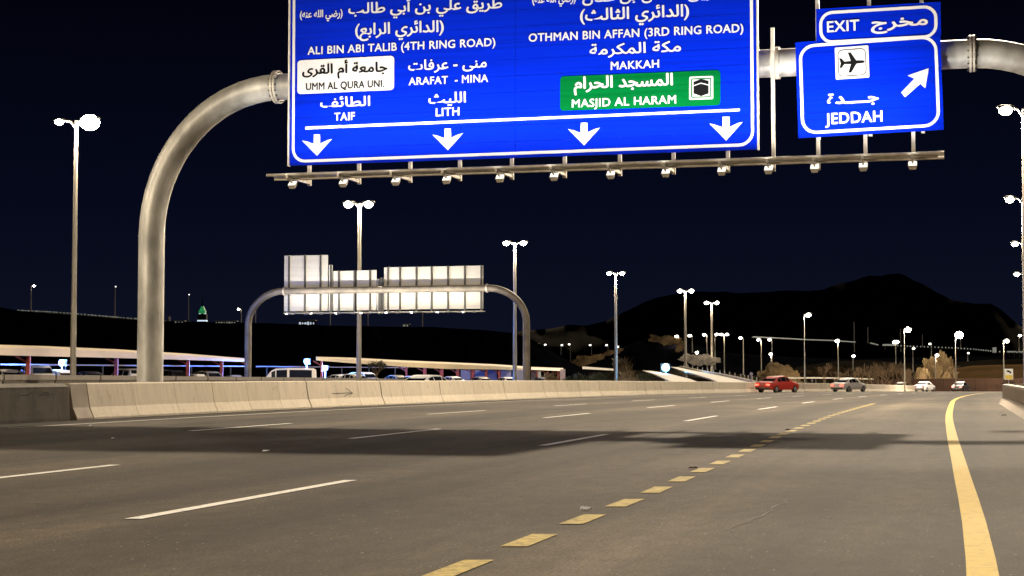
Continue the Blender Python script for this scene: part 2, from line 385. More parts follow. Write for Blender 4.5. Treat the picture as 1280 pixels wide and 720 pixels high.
# ------------------------------------------------------------------ barriers
def jersey_profile(h, wt=.16, wb=.60):
    return [(-wb / 2, 0), (-wb / 2, .07), (-wb * .30, .33 * h / .94), (-wt / 2, h - .03), (-wt / 2 + .03, h), (wt / 2 - .03, h), (wt / 2, h - .03), (wb * .30, .33 * h / .94), (wb / 2, .07), (wb / 2, 0)]
def prof_mesh(prof, L, name, m):
    s = MB(); n = len(prof)
    ends = [(-L / 2, .985), (-L / 2 + .015, 1), (L / 2 - .015, 1), (L / 2, .985)]
    for y, k in ends:
        for x, z in prof: s.v.append((x * k, y, z * (1 if k == 1 else .992)))
    for i in range(3):
        for k in range(n):
            k2 = (k + 1) % n; s.f.append((i * n + k, i * n + k2, (i + 1) * n + k2, (i + 1) * n + k))
    s.f.append(tuple(range(n))[::-1]); s.f.append(tuple(3 * n + k for k in range(n)))
    return s.mesh(name, m)
SEG = 2.35
seg_me = prof_mesh(jersey_profile(.94), SEG - .02, 'concrete_segment', M['concrete'])
BOFF = -22.45 - .3
jb = thing('jersey_barrier', 'long cream concrete median barrier with joints curving away along the road', 'barrier', rpos(BOFF, 41.5))
def path_steps(off, y0, y1, step):
    Y = y0; out = []
    while Y < y1:
        p = rpos(off, Y); dY = step / math.hypot(1, (rx(off, Y + .5) - rx(off, Y - .5)))
        q = rpos(off, Y + dY); out.append((p, q)); Y += dY
    return out
def place_segments(me, steps, parent, name, jitter=.012):
    for p, q in steps:
        d = q - p; c = (p + q) / 2 - parent.location
        o = link(name, me, parent, c + Vector((random.uniform(-1, 1) * jitter, 0, -.02 + random.uniform(0, jitter))))
        o.rotation_euler = (math.atan2(d.z, math.hypot(d.x, d.y)), 0, -math.atan2(d.x, d.y) + random.uniform(-1, 1) * .004)
place_segments(seg_me, path_steps(BOFF, 41.7, 275, SEG), jb, 'concrete_segment')
# flat dark strip at the barrier foot
dark_foot = struct(strip('dark_strip', -22.4, -22.16, 41.7, 240, .02, M['dark_steel']), 'dark strip along the barrier foot')

ow = thing('concrete_wall', 'dark concrete wall, shade painted into its colour, meeting the near end of the cream barrier', 'wall', rpos(BOFF, 30))
oprof = [(-.30, 0), (-.30, .10), (-.26, .80), (-.26, .86), (-.12, .94), (.22, .94), (.22, 0)]
oprof = [(-x, z) for x, z in oprof][::-1]
place_segments(prof_mesh(oprof, 5.96, 'wall_segment', M['shaded_concrete']), path_steps(BOFF + .04, 5.9, 38.5, 6.0), ow, 'wall_segment', .004)
# mid-tone block with the barrier profile, its colour painting the shadow's soft edge
ends = path_steps(BOFF, 40.9, 41.5, .8)[:1]
place_segments(prof_mesh([(x * 1.02, z) for x, z in jersey_profile(.945)], .78, 'penumbra_block', mat('penumbra_concrete', (.30, .25, .19), .85, 0, .2, 2, .3, 20)), ends, jb, 'penumbra_block', 0)
# black scribble on the dark wall and on the barrier
def scribble(parent, pts_list, wid, name, label):
    s = MB(); k = 0
    for pts in pts_list:
        P = [Vector(p) for p in pts]
        k += .0012
        for a, b in zip(P, P[1:]):
            d = (b - a).normalized(); nrm = Vector((.96, -.27, 0)); sd = d.cross(nrm) * wid
            o = nrm * (.012 + k); k += .0004
            s.add([a - sd + o, b - sd + o, b + sd + o, a + sd + o], [(0, 1, 2, 3)])
    o = part(name, s, M['greyink'], parent); o['label'] = label
def wall_pt(x, y, off):
    a, b = ray(x, y)
    Yw = off / (a - .285); return Vector((a * Yw, Yw, EYE + b * Yw))
WOFF = BOFF + .31
def wp(parent, pts, off=WOFF): return [wall_pt(x, y, off) - parent.location for x, y in pts]
scribble(ow, [wp(ow, [(19, 496), (30, 494), (24, 498), (36, 493), (40, 490)]), wp(ow, [(44, 497), (50, 494), (60, 493), (66, 494), (58, 497)]),
              wp(ow, [(48, 499), (60, 496), (72, 499), (77, 498)]), wp(ow, [(50, 505), (58, 504), (66, 503)]), wp(ow, [(52, 491), (60, 491)])], .012, 'graffiti', 'black scrawled graffiti')
def wp2(pts): return [wall_pt(x, y, BOFF + .155) - jb.location for x, y in pts]
scribble(jb, [wp2([(425, 499), (432, 494), (440, 491), (436, 496), (428, 501), (425, 499)]), wp2([(432, 485), (441, 492)]), wp2([(414, 492), (438, 491)])], .010, 'graffiti', 'thin dark scratched marks')

# rear parapet of the far side of the median, older and darker, straight
rw = thing('parapet_wall', 'low dark grey brown parapet wall running behind the cream barrier', 'wall', (0, 0, 0))
rp_me = {}
wpts = [(at(x, y, Y)) for x, y, Y in ((-420, 466.5, 30), (0, 467.2, 48), (170, 469.0, 60), (400, 471.6, 90), (505, 473.2, 112))]
for A, B in zip(wpts, wpts[1:]):
    n = max(1, int((B - A).length / 4))
    for i in range(n):
        a = A.lerp(B, i / n); b = A.lerp(B, (i + 1) / n - .03 / n)
        s = MB(); s.beam((a.x, a.y, a.z - .9), (b.x, b.y, b.z - .9), .22, 1.5)
        s.beam((a.x, a.y, a.z - .10), (b.x, b.y, b.z - .10), .30, .16)
        part('wall_panel', s, M['rear_concrete'], rw)

# right parapet: sloped base, ribbed upper face, rounded end
rb = thing('right_barrier', 'low concrete side barrier with ribbed face at the right edge of the road', 'barrier', rpos(1.2, 45))
rbo = lambda Y: lerp_table([(0, 1.55), (40, 1.12), (52, .90), (66, .72), (72, .95), (76, 2.2)], Y)
def wallstrip(y0, y1, x0, x1, z0, z1, slope=0, step=2.0):
    s = MB(); n = max(1, int(math.ceil((y1 - y0) / step)))
    for i in range(n + 1):
        Y = y0 + (y1 - y0) * i / n; X = rx(rbo(Y), Y); z = gz(Y)
        for dx, dz in ((x0, z0), (x1, z0), (x1, z1), (x0 + slope, z1)): s.v.append((X + dx - rb.location.x, Y - rb.location.y, z + dz - rb.location.z))
    for i in range(n):
        for k in range(4): k2 = (k + 1) % 4; s.f.append((4 * i + k, 4 * i + k2, 4 * i + 4 + k2, 4 * i + 4 + k))
    s.f.append((0, 1, 2, 3)); s.f.append((4 * n + 3, 4 * n + 2, 4 * n + 1, 4 * n)); return s
y = -2.0
while y < 75.9:
    y2 = min(y + 6, 76)
    part('barrier_base', wallstrip(y, y2 - .03, 0, .5, -.02, .30, .16), M['right_concrete'], rb)
    part('barrier_upper', wallstrip(y, y2 - .03, .19, .42, .31, .70, .02), M['right_concrete'], rb)
    y = y2
part('coping', wallstrip(-2, 76, .15, .46, .705, .77, .0), M['right_concrete'], rb)
s = MB(); y = 30.0
while y < 74: 
    X = rx(rbo(y), y) - rb.location.x
    s.box((X + .185, y - rb.location.y, gz(y) + .5 - rb.location.z), (.035, .05, .36), -.28); y += .62
o = part('rib', s, M['right_concrete'], rb); o['kind'] = 'stuff'

# ------------------------------------------------------------------ main gantry frame of reference
G0 = Vector((-7.2, 50.0, 0)); GA = math.atan2(-.258, .966)
GU = Vector((math.cos(GA), math.sin(GA), 0)); GV = Vector((-math.sin(GA), math.cos(GA), 0))
def gmap(x, y, yl):
    a, b = ray(x, y); D = Vector((a, 1, b)); C = Vector((0, 0, EYE)); rel = C - G0
    t = (yl - rel.dot(GV)) / D.dot(GV); P = rel + D * t
    return P.dot(GU), P.z
BEAM_Z = gmap(345, 109, 0)[1]; BX1 = gmap(1215, 67, 0)[0]; R_B = .395
def steel_gantry(name, label, loc, rz, x0, x1, zb, r, ra, groundz, rb_h=None, sm='steel'):
    t = thing(name, label, 'gantry', loc, rz)
    rb_h = rb_h or ra * 1.1
    part('cross_beam', MB().tube([(x0 + (x1 - x0) * i / 6, 0, zb) for i in range(7)], r, 28), M[sm], t, True)
    for sgn, xe in ((-1, x0), (1, x1)):
        pts = [(xe + sgn * ra * math.sin(a), 0, zb - rb_h * (1 - math.cos(a))) for a in [PI / 2 * i / 16 for i in range(17)]]
        part('bent_arm', MB().tube(pts, r * 1.01, 28), M[sm], t, True)
        xp = xe + sgn * ra
        part('post', MB().tube([(xp, 0, zb - rb_h), (xp, 0, groundz + 3), (xp, 0, groundz)], r * 1.015, 28), M[sm], t, True)
        fl = MB()
        for dx in (-.045, .045): fl.tube([(xe + dx - .03, 0, zb), (xe + dx + .03, 0, zb)], r * 1.28, 28)
        f = part('flange', fl, M['bright_steel'], t, True)
        bo = MB()
        for k in range(16):
            a = 2 * PI * k / 16; cy, cz = r * 1.17 * math.cos(a), zb + r * 1.17 * math.sin(a)
            bo.tube([(xe - .13, cy, cz), (xe + .13, cy, cz)], r * .055, 6)
        o = part('bolt_ring', bo, M['dark_steel'], f); o['kind'] = 'stuff'
        part('base_plate', MB().box((xp, 0, groundz + .03), (r * 3, r * 3, .06)), M['dark_steel'], t)
        part('weld_band', MB().tube([(xp, 0, zb - rb_h - .02), (xp, 0, zb - rb_h + .02)], r * 1.03, 28), M[sm], t, True)
    return t
gan = steel_gantry('sign_gantry', 'tall curved steel pipe gantry arching over the near road and carrying the blue signs', G0, GA, 0, BX1, BEAM_Z, R_B, 4.2, 0, 4.5)

# ------------------------------------------------------------------ lettering
AR = {'ا': '\uFE8D\uFE8E', 'أ': '\uFE83\uFE84', 'ب': '\uFE8F\uFE90\uFE91\uFE92', 'ة': '\uFE93\uFE94', 'ت': '\uFE95\uFE96\uFE97\uFE98',
      'ث': '\uFE99\uFE9A\uFE9B\uFE9C', 'ج': '\uFE9D\uFE9E\uFE9F\uFEA0', 'ح': '\uFEA1\uFEA2\uFEA3\uFEA4', 'خ': '\uFEA5\uFEA6\uFEA7\uFEA8', 'د': '\uFEA9\uFEAA',
      'ر': '\uFEAD\uFEAE', 'س': '\uFEB1\uFEB2\uFEB3\uFEB4', 'ض': '\uFEBD\uFEBE\uFEBF\uFEC0', 'ط': '\uFEC1\uFEC2\uFEC3\uFEC4', 'ع': '\uFEC9\uFECA\uFECB\uFECC',
      'ف': '\uFED1\uFED2\uFED3\uFED4', 'ق': '\uFED5\uFED6\uFED7\uFED8', 'ك': '\uFED9\uFEDA\uFEDB\uFEDC', 'ل': '\uFEDD\uFEDE\uFEDF\uFEE0', 'م': '\uFEE1\uFEE2\uFEE3\uFEE4',
      'ن': '\uFEE5\uFEE6\uFEE7\uFEE8', 'ه': '\uFEE9\uFEEA\uFEEB\uFEEC', 'ى': '\uFEEF\uFEF0', 'ي': '\uFEF1\uFEF2\uFEF3\uFEF4', 'ئ': '\uFE89\uFE8A\uFE8B\uFE8C', 'ـ': '\u0640' * 4}
def shape(s):
    if not any(c in AR for c in s): return s
    out = []
    for i, c in enumerate(s):
        if c not in AR: out.append({'(': ')', ')': '('}.get(c, c)); continue
        p = i > 0 and s[i - 1] in AR and len(AR[s[i - 1]]) == 4
        n = i < len(s) - 1 and s[i + 1] in AR and len(AR[c]) == 4
        out.append(AR[c][3 if p and n else 1 if p else 2 if n else 0])
    return ''.join(reversed(out))
def raw_text(body, spacing=1.0):
    c = bpy.data.curves.new('lettering', 'FONT'); c.body = body; c.size = 1; c.resolution_u = 3; c.space_character = spacing
    o = bpy.data.objects.new('lettering_source', c)
    me = bpy.data.meshes.new_from_object(o)
    vs = [(v.co.x, v.co.y) for v in me.vertices]; fs = [tuple(p.vertices) for p in me.polygons]
    bpy.data.objects.remove(o); bpy.data.curves.remove(c); bpy.data.meshes.remove(me)
    return vs, fs
REF = {k: max(v[1] for v in raw_text(t)[0]) for k, t in (('ar', '\uFE8D'), ('la', 'H'))}
def lettering(parent, body, xl, yl_, xr, yr_, h, plane, m, bold=.035, spacing=1.0, name='lettering', lift=.016):
    # baseline runs from photo pixel (xl, yl_) to (xr, yr_); h is the height of a capital or an alef in pixels
    kind = 'ar' if any(c in AR for c in body) else 'la'
    vs, fs = raw_text(shape(body), spacing)
    x0 = min(v[0] for v in vs); x1 = max(v[0] for v in vs)
    A = Vector(gmap(xl, yl_, plane)); B = Vector(gmap(xr, yr_, plane)); d = B - A; L = d.length; d.normalize(); n = Vector((-d.y, d.x))
    H = gmap(xl, yl_ - h, plane)[1] - A.y
    sy = H / REF[kind]; b = bold * H; sx = (L - 2 * b) / (x1 - x0)
    s = MB(); k = 0
    for ox, oy in ((0, 0), (-b, 0), (b, 0), (0, -b * .8), (0, b * .8), (b * .7, b * .6), (-b * .7, -b * .6)) if b > 0 else ((0, 0),):
        P = []
        for vx, vy in vs:
            q = A + d * ((vx - x0) * sx + b + ox) + n * (vy * sy + oy); P.append((q.x, plane - lift - k * .0012, q.y))
        s.add(P, fs); k += 1
    # one object per word: split where the gap along the line is wide
    fr_ = sorted(((min((Vector((s.v[i][0], s.v[i][2])) - A).dot(d) for i in f), max((Vector((s.v[i][0], s.v[i][2])) - A).dot(d) for i in f), f) for f in s.f), key=lambda q: q[0])
    words_, cur, end = [], [], -1e9
    for a, b_, f in fr_:
        if cur and a > end + H * .28: words_.append(cur); cur = []
        cur.append(f); end = max(end, b_) if len(cur) > 1 else b_
    words_.append(cur); o = None
    for wf in words_:
        ids = sorted({i for f in wf for i in f}); mp_ = {i: j for j, i in enumerate(ids)}
        me = bpy.data.meshes.new(name); me.from_pydata([s.v[i] for i in ids], [], [tuple(mp_[i] for i in f) for f in wf]); me.materials.append(m)
        o = link(name, me, parent)
    return o

# ------------------------------------------------------------------ flat sign pieces in gantry coordinates
def rr_loop(O, ex, ey, w, h, r, n=6):
    out = []
    for cx, cy, a0 in ((w - r, r, -PI / 2), (w - r, h - r, 0), (r, h - r, PI / 2), (r, r, PI)):
        for i in range(n + 1):
            a = a0 + PI / 2 * i / n; out.append(O + ex * (cx + r * math.cos(a)) + ey * (cy + r * math.sin(a)))
    return out
def frame2(bl, br, tl, plane):
    A = Vector(gmap(*bl, plane)); B = Vector(gmap(*br, plane)); T = Vector(gmap(*tl, plane))
    ex = (B - A).normalized(); ey = Vector((-ex.y, ex.x)); return A, ex, ey, (B - A).length, (T - A).dot(ey)
def plate(parent, fr, r, plane, y0, y1, m, name):
    A, ex, ey, w, h = fr; lp = rr_loop(A, ex, ey, w, h, max(r, .001), 6 if r > .01 else 1)
    s = MB().prism([(p.x, p.y) for p in lp], plane + y0, plane + y1); return part(name, s, m, parent)
def border(parent, fr, inset, th, r, plane, lift, m, name='border_line'):
    A, ex, ey, w, h = fr
    o = rr_loop(A + ex * inset + ey * inset, ex, ey, w - 2 * inset, h - 2 * inset, r)
    i = rr_loop(A + ex * (inset + th) + ey * (inset + th), ex, ey, w - 2 * inset - 2 * th, h - 2 * inset - 2 * th, max(.01, r - th))
    n = len(o); s = MB(); s.v = [(p.x, plane - lift, p.y) for p in o + i]; s.f = [(k, (k + 1) % n, (k + 1) % n + n, k + n) for k in range(n)]
    return part(name, s, m, parent)
def pxpoly(parent, pts, plane, lift, m, name):
    P = [gmap(x, y, plane) for x, y in pts]
    s = MB().prism(P, plane - lift, plane - lift + .006); return part(name, s, m, parent)

# big blue sign ------------------------------------------------------
SP = -.72
bs = thing('direction_sign', 'wide blue overhead road sign with two columns of white lettering and four down arrows', 'road sign', G0, GA)
FRB = frame2((362, 207), (946.3, 185.8), (362, -30), SP)
A, ex, ey, w, h = FRB
seam = Vector(gmap(644, 100, SP)).x
for (a, b) in ((A.x, seam - .004), (seam + .004, A.x + w)):
    n = 12
    for i in range(n):
        z0 = A.y + h * i / n; z1 = A.y + h * (i + 1) / n - .010
        part('sign_plank', MB().box(((a + b) / 2, SP + .03, (z0 + z1) / 2), (b - a, .06, z1 - z0)), M['blue'], bs)
border(bs, (A, ex, ey, w, h), .075, .085, .42, SP, .012, M['white'])
s = MB()
for xx in (A.x - .035, A.x + w + .035): s.box((xx, SP + .03, A.y + h / 2), (.05, .12, h + .04))
part('edge_trim', s, M['bright_steel'], bs)
for i in range(9):
    x = A.x + w * (i + .5) / 9; part('back_stiffener', MB().box((x, SP + .13, A.y + h / 2), (.10, .13, h - .1)), M['bright_steel'], bs)
T = [("طريق علي بن أبي طالب", 435.5, 17.3, 628, 10, 13), ("(رضي الله عنه)", 375, 22.5, 428.5, 20.5, 9), ("(الدائري الرابع)", 444, 43.8, 555, 39.5, 14),
     ("ALI BIN ABI TALIB (4TH RING ROAD)", 384.7, 68.3, 619.5, 57.3, 9.4), ("منى - عرفات", 510.4, 88.2, 608.7, 84, 12.5),
     ("ARAFAT  - MINA", 511, 106.5, 610.5, 102.3, 9.2), ("الطائف", 400.4, 134.2, 463, 132, 12), ("TAIF", 418, 151, 444, 149.8, 9.6),
     ("الليث", 535.7, 129.6, 582.7, 127.8, 13.2), ("LITH", 544.9, 145.3, 574.5, 144, 9.8),
     ("طريق عثمان بن عفان", 728, 3, 906, -4.5, 13), ("(رضي الله عنه)", 665.4, 4, 720, 2, 9.5), ("(الدائري الثالث)", 725, 26, 861.6, 20, 14.5),
     ("OTHMAN BIN AFFAN (3RD RING ROAD)", 661, 52.3, 929.4, 40, 9.8), ("مكة المكرمة", 737, 68.8, 851.4, 64, 13),
     ("MAKKAH", 763.5, 87.3, 824, 84.4, 9.6)]
for body, xl, y0, xr, y1, hh in T: lettering(bs, body, xl, y0, xr, y1, hh, SP, M['white'], .035 if any(c in AR for c in body) else .034, 1.0 if any(c in AR for c in body) else 1.06)
def rect_from(bl, br, tl): return frame2(bl, br, tl, SP)
wb = plate(bs, rect_from((371.8, 117.8), (492.6, 112.4), (371.5, 75.8)), .11, SP, -.020, 0, M['white'], 'white_inset')
lettering(wb, "جامعة أم القرى", 378, 93.2, 484.7, 89.5, 12, SP, M['black'], .045, lift=.026)
lettering(wb, "UMM AL QURA UNI.", 382.7, 113, 480.7, 108.8, 8.6, SP, M['greyink'], .035, 1.04, lift=.026)
gb = plate(bs, rect_from((700.2, 138.6), (900.6, 131.6), (700, 95.8)), .11, SP, -.020, 0, M['green'], 'green_inset')
lettering(gb, "المسجد الحرام", 717.5, 111.2, 841.5, 106.3, 14.5, SP, M['white'], .045, lift=.026)
lettering(gb, "MASJID AL HARAM", 715, 134.6, 845.4, 129.2, 9.8, SP, M['white'], .034, 1.06, lift=.026)
ic = plate(gb, rect_from((861.6, 125.0), (891.6, 124.0), (861, 96.2)), .04, SP, -.026, 0, M['white'], 'pictogram')
border(ic, rect_from((861.6, 125.0), (891.6, 124.0), (861, 96.2)), .05, .035, .05, SP, .030, M['green'])
pxpoly(ic, [(867, 102.5), (876.5, 99), (886, 101.2), (886, 117), (876.5, 120.5), (867, 117)], SP, .032, M['black'], 'pictogram_mark')
s = MB()
for q in ([(867, 107), (876.5, 103.6), (876.5, 104.8), (867, 108.2)], [(876.5, 103.6), (886, 106), (886, 107.2), (876.5, 104.8)]):
    s.add([(gmap(x, y, SP)[0], SP - .040, gmap(x, y, SP)[1]) for x, y in q], [(0, 1, 2, 3)])
part('pictogram_line', s, M['white'], ic)
pxpoly(bs, [(381.8, 158.4), (925, 135.8), (925, 139.1), (381.8, 162)], SP, .014, M['white'], 'dividing_line')
for cx, ty, k in ((396.4, 194.8, 1.0), (559.9, 188, 1.03), (730.2, 181.9, 1.07), (907.7, 175.8, 1.12)):
    P = [(0, 0), (-18.6, -19), (-13, -18), (-3.9, -14.8), (-3.9, -26.6), (3.9, -26.6), (3.9, -15.2), (13, -19.5), (18.8, -21)]
    pxpoly(bs, [(cx + a * k, ty + b * k) for a, b in P], SP, .014, M['white'], 'down_arrow')

# exit sign ----------------------------------------------------------
es = thing('exit_sign', 'smaller blue exit sign with aeroplane symbol and slanted arrow, right of the wide sign', 'road sign', G0, GA)
FE = frame2((998, 172.6), (1179.8, 161.9), (994.6, 52.8), SP); FT = frame2((1020.4, 53.0), (1176.3, 44.6), (1018.2, 11.2), SP)
for fr, n in ((FE, 8), (FT, 3)):
    A2, ex2, ey2, w2_, h2 = fr
    for i in range(n):
        a = h2 * i / n + (.003 if fr is FT else 0); b = h2 * (i + 1) / n - .006
        P = [A2 + ey2 * a, A2 + ex2 * w2_ + ey2 * a, A2 + ex2 * w2_ + ey2 * b, A2 + ey2 * b]
        part('sign_plank', MB().prism([(p.x, p.y) for p in P], SP, SP + .06), M['blue'], es)
border(es, FE, .085, .085, .42, SP, .012, M['white']); 
A2, ex2, ey2, w2_, h2 = FT
border(es, (A2 - ey2 * .14, ex2, ey2, w2_, h2 + .14), .085, .085, .36, SP, .014, M['white'])
for i, u in enumerate((.14, .5, .86)):
    P = FE[0] + FE[1] * FE[3] * u; part('back_stiffener', MB().box((P.x, SP + .13, P.y + 1.9), (.10, .13, 3.9)), M['bright_steel'], es)
lettering(es, "EXIT", 1033.8, 40.5, 1074.4, 37.8, 13.2, SP, M['white'], .035, 1.05)
lettering(es, "مخرج", 1088.7, 35.5, 1160, 30.6, 13, SP, M['white'], .055)
lettering(es, "جــــدة", 1033.8, 130.3, 1098.8, 126.8, 13.5, SP, M['white'], .055)
lettering(es, "JEDDAH", 1031.6, 155.4, 1103.4, 151.6, 13.2, SP, M['white'], .035, 1.06)
pi_f = frame2((1044.8, 99.6), (1086.8, 96.8), (1043, 59.8), SP)
pi_ = plate(es, pi_f, .03, SP, -.020, 0, M['white'], 'pictogram')
border(pi_, pi_f, .07, .022, .14, SP, .025, M['black'])
PL = [(1.0, 0), (.88, .10), (.34, .13), (-.08, .80), (-.30, .80), (-.10, .13), (-.58, .10), (-.80, .38), (-.98, .38), (-.88, 0)]
PL = PL + [(x, -y) for x, y in PL[::-1][1:-1]]
cA, cX, cY, cw, ch = pi_f; cc = cA + cX * cw / 2 + cY * ch / 2; sc_ = cw * .385
part('aeroplane_symbol', MB().prism([((cc + cX * x * sc_ + cY * y * sc_).x, (cc + cX * x * sc_ + cY * y * sc_).y) for x, y in PL], SP - .028, SP - .022), M['black'], pi_)
pxpoly(es, [(1126.6, 115.5), (1131.2, 121.8), (1150.5, 104.8), (1156.6, 110.5), (1160.8, 85.4), (1134.5, 94.5), (1143, 98.5)], SP, .014, M['white'], 'exit_arrow')

# catwalk with sign lamps ---------------------------------------------
CP = -2.15
cw_ = thing('sign_lamp_rail', 'long steel pipe rail with small floodlights hanging below the blue signs', 'lamp rail', G0, GA)
def cpt(x, y, yl): a, b = gmap(x, y, yl); return Vector((a, yl, b))
a0, a1 = cpt(333, 219.5, CP), cpt(1180, 190.5, CP)
zc = (a0.z + a1.z) / 2
for yl, dz, r_ in ((CP, 0, .045), (CP + .55, 0, .045), (CP + .28, -.10, .035)):
    x0 = cpt(333 if yl == CP else 343, 222, yl).x; x1 = cpt(1180, 193, yl).x
    part('rail_pipe', MB().tube([(x0, yl, zc + dz), (x1, yl, zc + dz)], r_, 10), M['bright_steel'], cw_, True)
s = MB().box(((a0.x + a1.x) / 2, CP + .27, zc - .02), (a1.x - a0.x - .3, .42, .03)); part('walk_plate', s, M['steel'], cw_)
posts = [387, 449, 513, 575, 640, 706, 775, 842, 910, 967, 1023, 1082, 1142]
for i, px in enumerate(posts):
    xl = gmap(px, 200, SP + .2)[0]
    top = 1.2 if px != 967 else BEAM_Z - zc + .85
    part('hanger_post', MB().box((xl, SP + .20, zc + top / 2 - .05), (.10, .10, top + .2)), M['bright_steel'], cw_)
    part('support_arm', MB().beam((xl, SP + .2, zc - .07), (xl, CP - .12, zc - .07), .07, .08), M['bright_steel'], cw_)
    part('lamp_arm', MB().beam((xl, CP - .05, zc - .10), (xl, CP + .35, zc - .24), .05, .05), M['bright_steel'], cw_)
    hb = MB().prism([(-.08, -.06), (.08, -.06), (.12, .06), (-.12, .06)], -.11, .11)
    hd = link('floodlight', hb.mesh('floodlight', M['bright_steel']), cw_, (xl, CP + .35, zc - .27)); hd.rotation_euler = (math.radians(38), 0, 0)
    ln = MB().box((0, 0, .066), (.21, .19, .012)); part('lens', ln, M['sign_lamp_glow'], hd)
    # beam aimed up at the sign face
    aim = Vector((0, SP - (CP - .4), 4.6)).normalized()
    light('SPOT', cw_, (xl, CP - .42, zc + .02), 370, (1.0, .97, .92), .12, (-aim).to_track_quat('Z', 'Y').to_euler() , 125, .8)
# clamps that hold the big post at x=967
xl = gmap(967, 75, SP + .2)[0]
part('beam_clamp', MB().tube([(xl - .12, 0, BEAM_Z), (xl + .12, 0, BEAM_Z)], R_B * 1.16, 24), M['bright_steel'], cw_, True)
for px in (387, 513, 640, 775, 910, 1023, 1142):
    xx = gmap(px, 100, SP)[0]
    part('beam_bracket', MB().box((xx, -.45, BEAM_Z), (.12, .36, .5)), M['dark_steel'], gan)

# ------------------------------------------------------------------ second gantry, seen from behind
H0 = at(355.6, 363.8, 140); H1 = at(609, 360.3, 135)
dd = H1 - H0; HA = math.atan2(dd.y, dd.x); HL = math.hypot(dd.x, dd.y); HZ = (H0.z + H1.z) / 2
gy = gz(140) - .4
g2 = steel_gantry('sign_gantry', 'farther curved steel gantry over the opposite road holding pale sign backs', Vector((H0.x, H0.y, 0)), HA, 0, HL, HZ, .285, 3.35, gy, 2.9, 'dark_tan_steel')
def hmap(x, y, yl=.55):
    U = Vector((math.cos(HA), math.sin(HA), 0)); V = Vector((-math.sin(HA), math.cos(HA), 0)); O = Vector((H0.x, H0.y, 0))
    a, b = ray(x, y); D = Vector((a, 1, b)); rel = Vector((0, 0, EYE)) - O
    t = (yl - rel.dot(V)) / D.dot(V); P = rel + D * t; return P.dot(U), P.z
def back_sign(label, x0, x1, ytop, ybot, ribs, extra=None):
    t = thing('sign_board', label, 'road sign', Vector((H0.x, H0.y, 0)), HA, 'sign boards seen from behind on the far gantry')
    xa, zt = hmap(x0, ytop); xb, _ = hmap(x1, ytop); zb = hmap(x0, ybot)[1]
    n = 14
    for i in range(n):
        z0 = zb + (zt - zb) * i / n; z1 = zb + (zt - zb) * (i + 1) / n - .006
        part('sign_plank', MB().box(((xa + xb) / 2, .57, (z0 + z1) / 2), (xb - xa, .05, z1 - z0)), M['sign_back'], t)
    for rx_ in ribs:
        xr = hmap(rx_, 360, .45)[0]; part('rib', MB().box((xr, .46, (zt + zb) / 2 - .15), (.13, .14, zt - zb + .35)), M['dark_steel'], t)
    return t
back_sign('tall pale sign back at the left end of the far gantry', 355.6, 409.8, 319.7, 389.3, (361, 381, 400.5))
back_sign('narrow lower sign back strip beside the tallest board on the far gantry', 411.2, 415.6, 331.2, 388.6, (413.6,))
back_sign('low pale sign back left of the lamp pole on the far gantry', 416.8, 444.0, 338.8, 388.6, (423.5, 443))
back_sign('bright white sign back in the middle of the far gantry', 446.0, 470.6, 338.0, 388.0, (462.5,))
back_sign('small low sign back just right of the middle board on the far gantry', 471.6, 475.0, 349, 388, (474,))
back_sign('widest pale sign back at the right end of the far gantry', 480.2, 604, 334.2, 387.2, (485, 500, 520.5, 539.5, 560, 581, 601.5))
s = MB()
cat = thing('sign_lamp_rail', 'thin dark service rail with added floodlights under the boards of the far gantry', 'lamp rail', Vector((H0.x, H0.y, 0)), HA)
xa, za = hmap(355, 391.6, -.4); xb, _ = hmap(604, 390.6, -.4)
for yl in (-.4, .2): part('rail_pipe', MB().tube([(xa, yl, za), (xb, yl, za)], .05, 8), M['bright_steel'], cat)
for k in range(13):
    x = xa + (xb - xa) * (k + .3) / 13; part('support_arm', MB().beam((x, -2.2 if k % 2 else -.5, za - .05), (x, .6, za - .05), .07, .06), M['steel'], cat)
for px in (476.5, 479.0):
    x, zt = hmap(px, 347, .3); part('hanger_post', MB().box((x, .3, (zt + za) / 2), (.09, .09, zt - za)), M['dark_steel'], cat)

for k in range(8):  # floodlights added only to brighten the backs of the boards
    x = xa + (xb - xa) * (k + .5) / 8
    added_flood = link('floodlight', MB().box((0, 0, 0), (.22, .22, .14)).mesh('floodlight', M['dark_steel']), cat, (x, -2.3, za - .15))
    aim = Vector((0, 1.6, 2.6)).normalized()
    light('SPOT', added_flood, (0, -.35, .05), 520, (1.0, .95, .84), .12, (-aim).to_track_quat('Z', 'Y').to_euler(), 140, .8)
